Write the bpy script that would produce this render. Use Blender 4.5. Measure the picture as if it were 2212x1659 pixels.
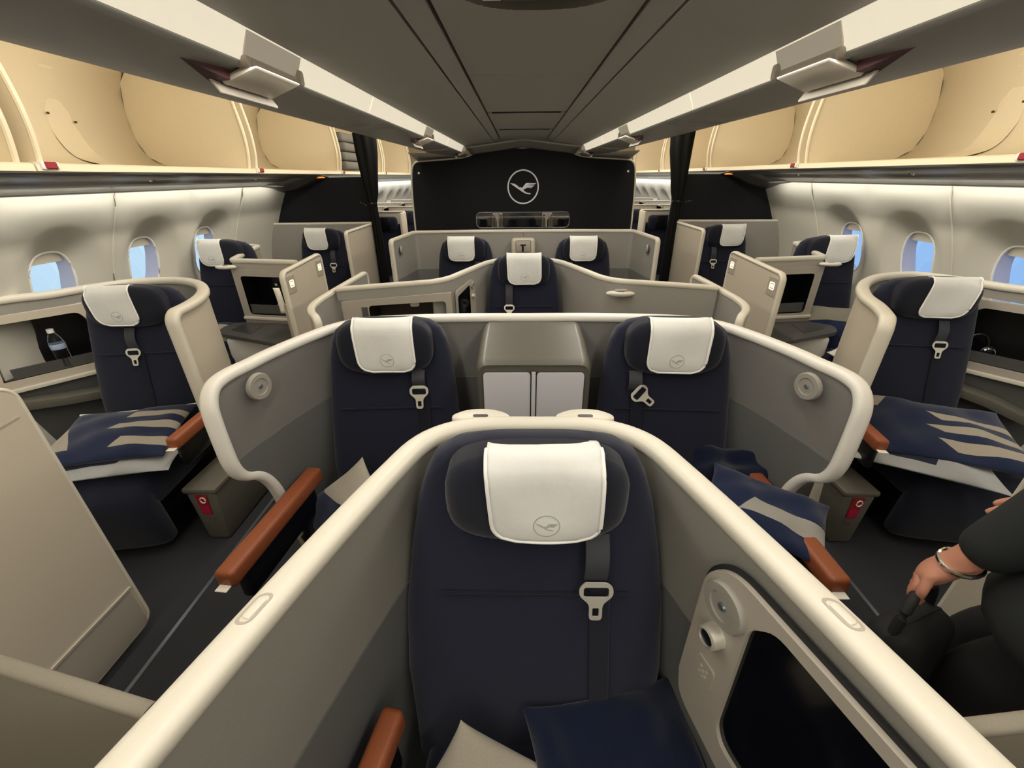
import bpy, bmesh, math, random
from mathutils import Vector, Matrix
from mathutils.geometry import tessellate_polygon
sc = bpy.context.scene
for o in list(bpy.data.objects): bpy.data.objects.remove(o)
COL = sc.collection
rnd = random.Random(7)

# ------------------------------------------------------------------ camera, sky, lights, exposure
cam_d = bpy.data.cameras.new('camera'); cam = bpy.data.objects.new('camera', cam_d); COL.objects.link(cam)
FPX, PX, PY = 900.0, 16.0, 449.5
ya = Vector((PX/FPX, PY/FPX, 1)).normalized()
xa = Vector((ya.z, 0, -ya.x)).normalized()
za = ya.cross(xa)
if za.y < 0: za = -za
right = Vector((xa.x, ya.x, za.x)); up = Vector((xa.y, ya.y, za.y)); fwd = Vector((xa.z, ya.z, za.z))
m = Matrix((right, up, -fwd)).transposed().to_4x4(); m.translation = (0, 0, 1.65)
cam.matrix_world = m
cam_d.sensor_width = 36; cam_d.sensor_fit = 'HORIZONTAL'; cam_d.lens = FPX/2212*36
cam_d.clip_start = 0.02
sc.camera = cam
w = bpy.data.worlds.new('sky'); sc.world = w; w.use_nodes = True
bg = w.node_tree.nodes['Background']
_N = w.node_tree.nodes; _L = w.node_tree.links
_tc = _N.new('ShaderNodeTexCoord'); _sx = _N.new('ShaderNodeSeparateXYZ'); _mr = _N.new('ShaderNodeMapRange'); _mx = _N.new('ShaderNodeMix'); _mx.data_type = 'RGBA'
_L.new(_tc.outputs['Generated'], _sx.inputs[0]); _L.new(_sx.outputs[0], _mr.inputs[0])
_mr.inputs[1].default_value = -1; _mr.inputs[2].default_value = 1
_mx.inputs[6].default_value = (0.62, 0.86, 1.0, 1); _mx.inputs[7].default_value = (0.27, 0.50, 0.93, 1)   # hazier towards the left horizon
_L.new(_mr.outputs[0], _mx.inputs[0]); _L.new(_mx.outputs[2], bg.inputs[0]); bg.inputs[1].default_value = 0.98
sc.view_settings.view_transform = 'Standard'; sc.view_settings.look = 'None'
sc.view_settings.exposure = 0.0; sc.view_settings.gamma = 1; sc.view_settings.use_curve_mapping = False
sc.cycles.max_bounces = 8; sc.cycles.diffuse_bounces = 5; sc.cycles.transparent_max_bounces = 12
sc.cycles.use_denoising = True
sc.cycles.sample_clamp_indirect = 4.0
CX = 0.035
COVE_W, WASH_W, DOME_W, BIN_W = 35.0, 11.0, 8.0, 84.0

def area(name, loc, rot, sx, sy, power, color):
    l = bpy.data.lights.new(name, 'AREA'); l.shape = 'RECTANGLE'; l.size = sx; l.size_y = sy
    l.energy = power; l.color = color
    o = bpy.data.objects.new(name, l); o.location = loc; o.rotation_euler = rot; COL.objects.link(o)
    return o
WARM = (1.0, 0.935, 0.83)
for s in (-1, 1):
    # lamp strip in the cove beside each raised bin door, shining down and outward
    area('cove_lamp', (CX+s*0.497, 0.5, 1.834), (0, math.radians(s*12), 0), 0.05, 7.0, COVE_W, WARM)
    # wash lamp over the windows
    area('window_wash_lamp', (CX+s*2.33, 1.6, 1.58), (0, math.radians(-s*30), 0), 0.03, 6.2, WASH_W, (1, 0.95, 0.84))
    area('rear_window_wash_lamp', (CX+s*2.33, 8.4, 1.58), (0, math.radians(-s*30), 0), 0.03, 6.8, 16.0, (1, 0.98, 0.95))
    # unseen fill light added inside the open bins to brighten their lining
    area('bin_fill_light', (CX+s*1.10, 2.6, 2.16), (0, math.radians(-s*66), 0), 0.06, 11.0, BIN_W, (1, 0.91, 0.78))
    area('rear_cabin_lamp', (CX+s*1.0, 8.0, 1.95), (0, 0, 0), 0.5, 5.0, 45.0, (1, 0.93, 0.84))
area('ceiling_lamp', (CX, -1.3, 1.91), (0, 0, 0), 1.2, 1.6, DOME_W, WARM)

# ------------------------------------------------------------------ materials
def lin(c): return c/12.92 if c <= 0.04045 else ((c+0.055)/1.055)**2.4
def rgb(h):
    if isinstance(h, str): h = tuple(int(h[i:i+2], 16)/255 for i in (0, 2, 4))
    return tuple(lin(c) for c in h)+(1,)
def mat(name, col, rough=0.6, metal=0.0, grain=0.0, gscale=300, bump=0.0, spec=0.5, emit=None, estr=0, coat=0.0, sheen=0.0):
    M = bpy.data.materials.new(name); M.use_nodes = True
    N = M.node_tree.nodes; L = M.node_tree.links; b = N['Principled BSDF']
    b.inputs['Base Color'].default_value = rgb(col); b.inputs['Roughness'].default_value = rough
    b.inputs['Metallic'].default_value = metal; b.inputs['Specular IOR Level'].default_value = spec
    b.inputs['Coat Weight'].default_value = coat; b.inputs['Sheen Weight'].default_value = sheen
    if emit:
        b.inputs['Emission Color'].default_value = rgb(emit); b.inputs['Emission Strength'].default_value = estr
    if grain or bump:
        tc = N.new('ShaderNodeTexCoord'); nz = N.new('ShaderNodeTexNoise'); nz.inputs['Scale'].default_value = gscale
        nz.inputs['Detail'].default_value = 3
        L.new(tc.outputs['Object'], nz.inputs['Vector'])
        if grain:
            mx = N.new('ShaderNodeMix'); mx.data_type = 'RGBA'
            c = rgb(col)
            mx.inputs[6].default_value = tuple(max(0, x*(1-grain)) for x in c[:3])+(1,)
            mx.inputs[7].default_value = tuple(min(1, x*(1+grain)) for x in c[:3])+(1,)
            L.new(nz.outputs['Fac'], mx.inputs[0]); L.new(mx.outputs[2], b.inputs['Base Color'])
        if bump:
            bp = N.new('ShaderNodeBump'); bp.inputs['Strength'].default_value = bump; bp.inputs['Distance'].default_value = 0.002
            L.new(nz.outputs['Fac'], bp.inputs['Height']); L.new(bp.outputs['Normal'], b.inputs['Normal'])
    return M
def striped(name, base, bars, grain=0.12):
    """fabric with woven bars: bars = (axis centre a, half width, b0, b1, skew, colour) in object x,y"""
    M = mat(name, base, 0.9, sheen=0.2, spec=0.15)
    N = M.node_tree.nodes; L = M.node_tree.links; b = N['Principled BSDF']
    tc = N.new('ShaderNodeTexCoord'); sp = N.new('ShaderNodeSeparateXYZ'); L.new(tc.outputs['Object'], sp.inputs[0])
    def mth(op, a, c=None):
        n = N.new('ShaderNodeMath'); n.operation = op
        for i, q in enumerate((a, c)):
            if q is None: continue
            if isinstance(q, (int, float)): n.inputs[i].default_value = q
            else: L.new(q, n.inputs[i])
        return n.outputs[0]
    nz = N.new('ShaderNodeTexNoise'); nz.inputs['Scale'].default_value = 420; L.new(tc.outputs['Object'], nz.inputs['Vector'])
    cur = None
    for (yc, hw, x0, x1, skew, col) in bars:
        xs = mth('SUBTRACT', sp.outputs[0], mth('MULTIPLY', mth('SUBTRACT', sp.outputs[1], yc), skew))
        k = mth('LESS_THAN', mth('ABSOLUTE', mth('SUBTRACT', sp.outputs[1], yc)), hw)
        k = mth('MULTIPLY', k, mth('GREATER_THAN', xs, x0)); k = mth('MULTIPLY', k, mth('LESS_THAN', xs, x1))
        mx = N.new('ShaderNodeMix'); mx.data_type = 'RGBA'
        L.new(k, mx.inputs[0]); mx.inputs[7].default_value = rgb(col)
        if cur is None: mx.inputs[6].default_value = rgb(base)
        else: L.new(cur, mx.inputs[6])
        cur = mx.outputs[2]
    hs = N.new('ShaderNodeMix'); hs.data_type = 'RGBA'; hs.blend_type = 'MULTIPLY'
    hs.inputs[0].default_value = 0.35; L.new(cur, hs.inputs[6]); L.new(nz.outputs['Fac'], hs.inputs[7])
    L.new(hs.outputs[2], b.inputs['Base Color'])
    bp = N.new('ShaderNodeBump'); bp.inputs['Strength'].default_value = 0.3; bp.inputs['Distance'].default_value = 0.002
    L.new(nz.outputs['Fac'], bp.inputs['Height']); L.new(bp.outputs['Normal'], b.inputs['Normal'])
    return M

CAP = mat('cream_cap', 'CCC7B8', 0.45, grain=0.03, gscale=500)
CAPW = mat('cream_cap_pale', 'DCD9D0', 0.45)
GREYF = mat('grey_suite_lining', '8E8B84', 0.75, grain=0.10, gscale=350, bump=0.15)
GREYA = mat('foreground_suite_lining', '7F7C75', 0.75, grain=0.10, gscale=350, bump=0.15)
DISC = mat('reading_light_grey', '8F8B82', 0.5)
GREYB2 = mat('mid_grey_suite_lining', '6F6D69', 0.75, grain=0.10, gscale=350, bump=0.15)
GREYE = mat('slate_suite_lining', '5A5B59', 0.8, grain=0.10, gscale=350, bump=0.15)
GREYD = mat('dark_grey_suite_lining', '6C6D69', 0.8, grain=0.10, gscale=350, bump=0.15)
TAN = mat('beige_suite_shell', 'BDB4A3', 0.5, grain=0.05, gscale=400)
TANG = mat('warm_grey_console', 'A39C90', 0.5, grain=0.06, gscale=400)
OLIVE = mat('olive_grey_shroud', '5A574E', 0.42, grain=0.06, gscale=300, coat=0.1)
DOORG = mat('pale_grey_locker', 'C6C6CC', 0.5)
NAVY = mat('navy_seat_fabric', '191C2C', 0.9, grain=0.25, gscale=500, bump=0.3, sheen=0.15, spec=0.2)
NAVYD = mat('dark_navy_headrest_fabric', '151722', 0.9, grain=0.25, gscale=500, bump=0.3, sheen=0.15, spec=0.2)
CLOTH = mat('white_cover_cloth', 'DADAD5', 0.9, grain=0.05, gscale=26, bump=0.9, spec=0.1)
HEM = mat('white_hem', 'ECECE8', 0.85, spec=0.1)
PRINT = mat('grey_emblem_print', 'A8A8A4', 0.8)
LEATHER = mat('brown_leather', '8A4A2A', 0.5, grain=0.12, gscale=250, bump=0.2)
BELT = mat('charcoal_belt_webbing', '34353A', 0.8, grain=0.2, gscale=700, bump=0.2)
STEEL = mat('brushed_steel', 'DAD6C8', 0.35, metal=0.55)
BLACK = mat('black_plastic', '0E0E10', 0.3)
SCREEN = mat('black_glass_screen', '050506', 0.12)
BROWN = mat('dark_brown_lining', '2A211B', 0.4, grain=0.1)
DARKT = mat('dark_tray', '4A4A49', 0.4)
CEIL = mat('grey_ceiling_panel', 'A3A19A', 0.6, grain=0.04, gscale=200)
CEILD = mat('grey_ceiling_rail', '9A9891', 0.55, grain=0.04, gscale=200)
GROOVE = mat('dark_groove', '1A1A19', 0.7)
DOORB = mat('grey_bin_door', '8F8D88', 0.42, grain=0.04, gscale=200)
STRIP = mat('lit_cove_panel', 'E9E2CF', 0.5, emit='F4EAD2', estr=0.64)
WALLM = mat('offwhite_sidewall', 'C9C6BA', 0.65, grain=0.03, gscale=200)
BINM = mat('cream_bin_lining', 'E2D6BA', 0.55, grain=0.03, gscale=60)
SILL = mat('cream_bin_sill', 'EADFC2', 0.4)
PSU = mat('grey_service_panel', '6E6C6B', 0.25, grain=0.05)
PSUD = mat('dark_service_groove', '3A393A', 0.3)
RED = mat('red_tag', '8E1420', 0.5)
DKRED = mat('dark_red_flag', '3E0A0E', 0.6)
LATCHR = mat('latch_recess_glow', 'B9B1A2', 0.5, emit='E0D4BE', estr=0.20)  # faint emission put in as light on the recess, which is no lamp
CONSG = mat('console_olive_grey', '7E786B', 0.6, grain=0.08, gscale=300)
REDP = mat('crimson_label', 'A0143C', 0.5)
WHITE = mat('white_plastic', 'E8E6E0', 0.4)
WLABEL = mat('white_label', 'EDE9DD', 0.6)
DIVID = mat('midnight_partition', '111318', 0.7, spec=0.25, grain=0.15, gscale=500)
CURT = mat('black_curtain_cloth', '151514', 0.95, grain=0.3, gscale=300, bump=0.2, spec=0.1)
CARPET = mat('charcoal_carpet', '35363A', 0.95, grain=0.35, gscale=420, bump=0.4, spec=0.05)
ALU = mat('aluminium_trim', '8E959C', 0.35, metal=0.8)
LOGO = mat('silver_logo', 'E6E8EC', 0.45)
FRAME = mat('window_reveal', 'C4BECA', 0.5)
LAMPW = mat('lit_seat_sign', 'FFF2D8', 0.4, emit='FFF0D0', estr=0.9)
GLOW = mat('amber_reading_glow', 'FFA850', 0.4, emit='FF9A40', estr=1.2)
GREEN = mat('green_led', '20FF60', 0.4, emit='20FF60', estr=3)
SHADE = mat('window_shade', 'E6E0CF', 0.5)
CHROME = mat('polished_chrome', 'D8D6D0', 0.12, metal=1.0)
GLASSB = bpy.data.materials.new('clear_plastic'); GLASSB.use_nodes = True
_b = GLASSB.node_tree.nodes['Principled BSDF']; _b.inputs['Transmission Weight'].default_value = 1; _b.inputs['Roughness'].default_value = 0.05
_b.inputs['IOR'].default_value = 1.3; _b.inputs['Base Color'].default_value = (0.9, 0.93, 0.95, 1)
PANE = bpy.data.materials.new('window_acrylic'); PANE.use_nodes = True
_n = PANE.node_tree; _n.nodes.clear()
_o = _n.nodes.new('ShaderNodeOutputMaterial'); _t = _n.nodes.new('ShaderNodeBsdfTransparent'); _g = _n.nodes.new('ShaderNodeBsdfGlossy')
_x = _n.nodes.new('ShaderNodeMixShader'); _x.inputs[0].default_value = 0.06; _g.inputs['Roughness'].default_value = 0.02
_t.inputs[0].default_value = (0.97, 0.985, 1, 1)
_n.links.new(_t.outputs[0], _x.inputs[1]); _n.links.new(_g.outputs[0], _x.inputs[2]); _n.links.new(_x.outputs[0], _o.inputs[0])
SKIN = mat('skin', 'B98068', 0.55)
JACKET = mat('black_green_jacket_cloth', '15191A', 0.85, grain=0.3, gscale=300, bump=0.3)
TROUS = mat('black_trousers_cloth', '121214', 0.9, grain=0.3, gscale=300)
HAIR = mat('dark_hair', '1A1310', 0.7)
BAGM = mat('black_bag_cloth', '121213', 0.8, grain=0.3, gscale=200, bump=0.2)
GREYB = mat('grey_wool_blanket', '6E6A62', 0.95, grain=0.2, gscale=150, bump=0.4)
BLUEB = mat('navy_knit_blanket', '11182B', 0.95, grain=0.3, gscale=260, bump=0.5, sheen=0.2, spec=0.1)

# ------------------------------------------------------------------ object helpers
TM = {}
def props(o, label=None, cat=None, group=None, kind=None):
    if label: o['label'] = label
    if cat: o['category'] = cat
    if group: o['group'] = group
    if kind: o['kind'] = kind
    return o
GROUPS = {'business_seat': 'navy business seats', 'suite_shell': 'grey suite shells', 'pillow': 'striped pillows', 'privacy_screen': 'beige aisle screens', 'side_table': 'side tables', 'aisle_wing': 'aisle wings',
          'side_console': 'side consoles', 'curtain': 'aisle curtains', 'side_divider': 'side dividers', 'life_vest_box': 'floor boxes', 'headphones': 'headphones in the nooks', 'knit_blanket': 'knit blankets'}
def thing(name, label, cat, loc=(0, 0, 0), rz=0.0, group=None):
    group = group or GROUPS.get(name)
    o = bpy.data.objects.new(name, None); COL.objects.link(o); o.empty_display_size = 0.1
    o.location = loc; o.rotation_euler = (0, 0, rz)
    TM[o.name] = Matrix.Translation(loc) @ Matrix.Rotation(rz, 4, 'Z')
    return props(o, label, cat, group)
class MB:
    def __init__(s): s.v = []; s.f = []; s.m = []
    def add(s, verts, faces, mi=0):
        k = len(s.v); s.v += [tuple(p) for p in verts]
        s.f += [tuple(i+k for i in f) for f in faces]; s.m += [mi]*len(faces); return s
    def box(s, a, b, mi=0):
        (x0, y0, z0), (x1, y1, z1) = a, b
        return s.add([(x0,y0,z0),(x1,y0,z0),(x1,y1,z0),(x0,y1,z0),(x0,y0,z1),(x1,y0,z1),(x1,y1,z1),(x0,y1,z1)],
                     [(0,3,2,1),(4,5,6,7),(0,1,5,4),(1,2,6,5),(2,3,7,6),(3,0,4,7)], mi)
    def rbox(s, c, size, r=0.01, seg=2, mi=0, rot=None, taper=None):
        bm = bmesh.new(); bmesh.ops.create_cube(bm, size=1)
        for v in bm.verts: v.co = Vector((v.co.x*size[0], v.co.y*size[1], v.co.z*size[2]))
        if taper:
            for v in bm.verts: taper(v.co)
        bmesh.ops.bevel(bm, geom=bm.edges[:], offset=r, segments=seg, affect='EDGES', profile=0.5)
        R = rot if rot is not None else Matrix.Identity(3)
        bm.verts.index_update()
        s.add([R @ v.co + Vector(c) for v in bm.verts], [[v.index for v in f.verts] for f in bm.faces], mi)
        bm.free(); return s
    def sweep(s, path, sides, prof, mi=0, caps=True, closed=False):
        n = len(path); P = [Vector(p) for p in path]; k = len(prof); vs = []; fs = []
        for i in range(n):
            if closed: T = (P[(i+1) % n]-P[i-1])
            else: T = P[min(i+1, n-1)]-P[max(i-1, 0)]
            if T.length < 1e-9: T = Vector((0, 1, 0))
            T.normalize()
            S = Vector(sides[i]) if sides else None
            if S is None:
                a = Vector((0, 0, 1)) if abs(T.z) < 0.95 else Vector((1, 0, 0)); S = T.cross(a)
            S = (S-T*S.dot(T)).normalized(); U = S.cross(T)
            for (a, b) in prof: vs.append(P[i]+S*a+U*b)
        for i in range(n if closed else n-1):
            j = (i+1) % n
            for q in range(k):
                r = (q+1) % k; fs.append((i*k+q, i*k+r, j*k+r, j*k+q))
        if caps and not closed:
            fs.append(tuple(reversed(range(k)))); fs.append(tuple((n-1)*k+q for q in range(k)))
        return s.add(vs, fs, mi)
    def tube(s, path, r, k=10, mi=0, closed=False):
        return s.sweep(path, None, [(r*math.cos(2*math.pi*q/k), r*math.sin(2*math.pi*q/k)) for q in range(k)], mi, True, closed)
    def prism(s, outer, holes, fn, d0, d1, mi=0):
        """2D outline (with holes) extruded: fn(a, b, depth) -> 3D"""
        loops = [outer]+list(holes or [])
        tri = tessellate_polygon([[Vector((a, b, 0)) for a, b in L] for L in loops])
        flat = [p for L in loops for p in L]; n = len(flat)
        vs = [fn(a, b, d0) for a, b in flat]+[fn(a, b, d1) for a, b in flat]
        fs = []
        for t in tri:
            (ax, ay), (bx, by), (cx, cy) = (flat[i] for i in t)
            t = t if (bx-ax)*(cy-ay)-(by-ay)*(cx-ax) > 0 else t[::-1]
            fs.append(tuple(t)); fs.append(tuple(n+i for i in reversed(t)))
        k = 0
        for L in loops:
            m_ = len(L)
            for i in range(m_):
                j = (i+1) % m_; fs.append((k+i, k+j, n+k+j, n+k+i))
            k += m_
        return s.add(vs, fs, mi)
    def loft(s, rings, mi=0, cap0=True, cap1=True):
        k = len(rings[0]); vs = [p for r in rings for p in r]; fs = []
        for i in range(len(rings)-1):
            for q in range(k):
                r = (q+1) % k; fs.append((i*k+q, i*k+r, (i+1)*k+r, (i+1)*k+q))
        if cap0: fs.append(tuple(reversed(range(k))))
        if cap1: fs.append(tuple((len(rings)-1)*k+q for q in range(k)))
        return s.add(vs, fs, mi)
    def grid(s, rows, mi=0):
        h = len(rows); wd = len(rows[0]); vs = [p for r in rows for p in r]
        return s.add(vs, [(i*wd+j, i*wd+j+1, (i+1)*wd+j+1, (i+1)*wd+j) for i in range(h-1) for j in range(wd-1)], mi)
    def lathe(s, prof, c, k=24, mi=0, axis='z', rot=None):
        R = rot if rot is not None else Matrix.Identity(3)
        rings = [[R @ Vector((r*math.cos(2*math.pi*q/k), r*math.sin(2*math.pi*q/k), z))+Vector(c) for q in range(k)] for r, z in prof]
        return s.loft(rings, mi)
    def build(s, name, mats, parent=None, world=False, smooth=30, label=None, fix=True, solid=0.0, kind=None):
        me = bpy.data.meshes.new(name)
        vs = s.v
        if world and parent is not None:
            I = TM[parent.name].inverted(); vs = [I @ Vector(p) for p in vs]
        me.from_pydata([tuple(p) for p in vs], [], s.f)
        for M in (mats if isinstance(mats, (list, tuple)) else [mats]): me.materials.append(M)
        me.polygons.foreach_set('material_index', s.m)
        if fix:
            bm = bmesh.new(); bm.from_mesh(me); bmesh.ops.remove_doubles(bm, verts=bm.verts, dist=1e-6)
            bmesh.ops.recalc_face_normals(bm, faces=bm.faces); bm.to_mesh(me); bm.free()
        me.polygons.foreach_set('use_smooth', [True]*len(me.polygons))
        me.set_sharp_from_angle(angle=math.radians(smooth))
        o = bpy.data.objects.new(name, me); COL.objects.link(o)
        if parent is not None: o.parent = parent; TM[o.name] = TM[parent.name]
        else: TM[o.name] = Matrix.Identity(4)
        if label: o['label'] = label
        if kind: o['kind'] = kind
        if solid:
            md = o.modifiers.new('thickness', 'SOLIDIFY'); md.thickness = solid; md.offset = 0
        return o
def structure(name, mb, mats, **k):
    o = mb.build(name, mats, **k); o['kind'] = 'structure'; return o
def superell(n, k, a, b, e=4.0):
    out = []
    for q in range(k):
        t = 2*math.pi*q/k; c, s_ = math.cos(t), math.sin(t)
        out.append((a*math.copysign(abs(c)**(2/e), c), b*math.copysign(abs(s_)**(2/e), s_)))
    return out
def rrect(x0, y0, x1, y1, r, k=5):
    out = []
    for cx_, cy_, a0 in ((x1-r, y1-r, 0), (x0+r, y1-r, 90), (x0+r, y0+r, 180), (x1-r, y0+r, 270)):
        for i in range(k+1):
            a = math.radians(a0+90*i/k); out.append((cx_+r*math.cos(a), cy_+r*math.sin(a)))
    return out
def circle(cx_, cy_, r, k=32, ry=None):
    return [(cx_+r*math.cos(2*math.pi*q/k), cy_+(ry or r)*math.sin(2*math.pi*q/k)) for q in range(k)]
def catmull(pts, n=6):
    pts = [tuple(p) for p in pts]; out = []
    for i in range(len(pts)-1):
        p0 = pts[max(i-1, 0)]; p1 = pts[i]; p2 = pts[i+1]; p3 = pts[min(i+2, len(pts)-1)]
        for q in range(n):
            t = q/n
            out.append(tuple(0.5*((2*b)+(-a+c)*t+(2*a-5*b+4*c-d)*t*t+(-a+3*b-3*c+d)*t**3) for a, b, c, d in zip(p0, p1, p2, p3)))
    out.append(pts[-1]); return out
def roundpoly(pts, r=0.03, k=4):
    """round the corners of an open 2D/3D polyline"""
    P = [Vector(p) for p in pts]; out = [P[0]]
    for i in range(1, len(P)-1):
        a, b, c = P[i-1], P[i], P[i+1]
        d1 = min(r, (a-b).length*0.45); d2 = min(r, (c-b).length*0.45)
        s0 = b+(a-b).normalized()*d1; s1 = b+(c-b).normalized()*d2
        for q in range(k+1):
            t = q/k; out.append(s0*(1-t)**2+b*2*t*(1-t)+s1*t*t)
    out.append(P[-1]); return [tuple(p) for p in out]

# crane emblem in a unit ring (x right, y up)
BIRD = [(-.80,.235),(-.62,.20),(-.55,.19),(-.28,.04),(-.36,.02),(-.19,-.02),(-.03,-.04),(.03,.06),(.20,.235),
        (.83,.22),(.78,.17),(.32,.165),(.31,.15),(.75,.13),(.70,.085),(.30,.085),(.29,.07),(.66,.045),(.62,.0),(.24,.0),(.23,-.015),
        (.57,-.035),(.53,-.07),(.26,-.05),(.10,-.11),(.02,-.16),(.08,-.24),(.25,-.33),(.50,-.375),(.44,-.43),(.18,-.39),(-.07,-.27),
        (-.36,-.08),(-.57,.05),(-.68,.12),(-.79,.20)]

# ------------------------------------------------------------------ partition-wall builder
def shell(t, pts, thick=0.026, inner=-1, capw=0.044, caph=0.028, zsplit=None, matin=None, matout=None, matlow=None,
          end0=None, end1=None, n=6, smoothpath=True, r=0.05, capmat=None, captag=None, name='panel', zbot=0.04, low_name='lower_lining'):
    """pts (x, y, top[, bottom]); end0/end1: 'down' = cap rail runs down that end, 'loop' = follows the bottom edge back"""
    P = [tuple(p) if len(p) == 4 else (p[0], p[1], p[2], zbot) for p in pts]
    D = catmull(P, n) if smoothpath else P
    # resample near the ends to round the top corner
    def S(D):
        s_ = [0.0]
        for a, b in zip(D, D[1:]): s_.append(s_[-1]+math.hypot(b[0]-a[0], b[1]-a[1]))
        return s_
    def at(D, s_, q):
        for i in range(len(D)-1):
            if q <= s_[i+1] or i == len(D)-2:
                f = (q-s_[i])/max(s_[i+1]-s_[i], 1e-9); f = min(max(f, 0), 1)
                return tuple(a+(b-a)*f for a, b in zip(D[i], D[i+1]))
    for which, e in (('1', end1), ('0', end0)):
        if not e: continue
        if which == '0': D = D[::-1]
        if e == 'down':
            s_ = S(D); Lq = s_[-1]; keep = [d for d, q in zip(D, s_) if q < Lq-r-1e-4]
            for i in range(9):
                th = math.pi/2*i/8; q = Lq-r+r*math.sin(th); p = at(D, s_, q); keep.append((p[0], p[1], p[2]-r*(1-math.cos(th)), p[3]))
            D = keep
        if which == '0': D = D[::-1]
    N = []
    for i in range(len(D)):
        a = D[max(i-1, 0)]; b = D[min(i+1, len(D)-1)]
        v = Vector((b[0]-a[0], b[1]-a[1])); v.normalize(); N.append(Vector((-v.y, v.x))*inner)
    h = thick/2; mb = MB(); rows_in = []; rows_out = []
    for (x, y, tp, bt), nn in zip(D, N):
        zs = [bt+(tp-bt)*q/4 for q in range(5)]
        rows_in.append([(x+nn.x*h, y+nn.y*h, z) for z in zs]); rows_out.append([(x-nn.x*h, y-nn.y*h, z) for z in zs])
    mb.grid(rows_in, 0); mb.grid(rows_out, 1)
    for e in (0, -1):
        mb.grid([rows_in[e], rows_out[e]], 1)
    mb.grid([[q[-1] for q in rows_in], [q[-1] for q in rows_out]], 1); mb.grid([[q[0] for q in rows_in], [q[0] for q in rows_out]], 1)
    p = mb.build(name, [matin or GREYF, matout or TAN], t, world=True)
    if zsplit is not None:
        lo = MB(); off = h+0.004; ri = []
        for (x, y, tp, bt), nn in zip(D, N):
            zt = min(zsplit(x, y) if callable(zsplit) else zsplit, tp-0.02)
            if zt <= bt+0.01: zt = bt+0.01
            ri.append([(x+nn.x*(h-0.002), y+nn.y*(h-0.002), bt), (x+nn.x*off, y+nn.y*off, bt), (x+nn.x*off, y+nn.y*off, zt), (x+nn.x*(h-0.002), y+nn.y*(h-0.002), zt)])
        lo.loft(ri); lo.build(low_name, matlow or GREYD, t, world=True, label='darker grey lower lining')
    # cap rail
    path = [(x, y, tp) for x, y, tp, bt in D]; sd = [(nn.x, nn.y, 0) for nn in N]
    if end1 == 'down':
        x, y, tp, bt = D[-1]
        for q in range(1, 7): path.append((x, y, tp+(bt-tp)*q/6)); sd.append(sd[-1])
    if end0 == 'down':
        x, y, tp, bt = D[0]
        for q in range(1, 7): path.insert(0, (x, y, tp+(bt-tp)*q/6)); sd.insert(0, sd[0])
    if end1 == 'loop':
        for i in range(len(D)-2, -1, -1):
            if D[i][3] <= 0.30: break
            path.append((D[i][0], D[i][1], D[i][3])); sd.append((N[i].x, N[i].y, 0))
    if end0 == 'loop':
        for i in range(1, len(D)):
            if D[i][3] <= 0.30: break
            path.insert(0, (D[i][0], D[i][1], D[i][3])); sd.insert(0, (N[i].x, N[i].y, 0))
    c = MB(); c.sweep(path, sd, superell(0, 14, capw/2, caph/2, 3.0))
    c.build('cap_rail', capmat or CAP, t, world=True, smooth=60, label=captag or 'cream rounded cap rail')
    return D, N

# ------------------------------------------------------------------ setting: floor, ceiling, sidewalls, windows, bins
Y0, Y1, YB = -3.0, 12.0, 4.6
mb = MB(); mb.box((-2.80, Y0, -0.06), (2.87, Y1, 0.0)); floor = structure('floor', mb, CARPET)
def prof_sweep(mb, prof, y0, y1, mi=0, ny=2):
    rows = [[(x, y0+(y1-y0)*q/(ny-1), z) for x, z in prof] for q in range(ny)]
    mb.grid(rows, mi); return mb
def thick_profile(pr, t):
    """closed ring around an open (x,z) profile, thickened upward/outward"""
    return pr+[(x, z+t) for x, z in reversed(pr)]
def extrude_profile(mb, ring, y0, y1, mi=0):
    return mb.loft([[(x, y0, z) for x, z in ring], [(x, y1, z) for x, z in ring]], mi)
ceiling = None
mb = MB(); extrude_profile(mb, [(CX-2.0, 2.5), (CX+2.0, 2.5), (CX+2.0, 2.53), (CX-2.0, 2.53)], Y0, Y1)
ceiling = structure('ceiling', mb, CEIL)
# centre panels: joints across at the frames
YC = 4.13
def cpanel(x0, z0, x1, z1, y0, y1, M, name):
    q = MB(); a, b = min(x0, x1), max(x0, x1); za_, zb_ = (z0, z1) if x0 < x1 else (z1, z0)
    extrude_profile(q, [(a, za_), (b, zb_), (b, zb_+0.02), (a, za_+0.02)], y0, y1)
    o = q.build(name, M, ceiling); o['kind'] = 'structure'; return o
unit_y = (0.42, 1.02)
cpanel(CX-0.195, 1.934, CX+0.195, 1.934, Y0, 0.40, CEIL, 'ceiling_panel')
def hole_panel():
    # panel with an oval-ended opening for the service unit
    q = MB()
    hole = [(CX+a, 0.70+b) for a, b in superell(0, 48, 0.186, 0.335, 2.8)]
    q.prism([(CX-0.195, 0.402), (CX+0.195, 0.402), (CX+0.195, 1.60), (CX-0.195, 1.60)], [hole[::-1]], lambda a, b, d: (a, b, d), 1.934, 1.954)
    o = q.build('ceiling_panel', CEIL, ceiling); o['kind'] = 'structure'
hole_panel()
cpanel(CX-0.195, 1.934, CX+0.195, 1.934, 1.603, 2.44, CEIL, 'ceiling_panel')
cpanel(CX-0.195, 1.934, CX+0.195, 1.934, 2.49, 3.29, CEIL, 'ceiling_panel')
cpanel(CX-0.195, 1.934, CX+0.195, 1.934, 3.34, YC, CEIL, 'ceiling_panel')
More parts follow.
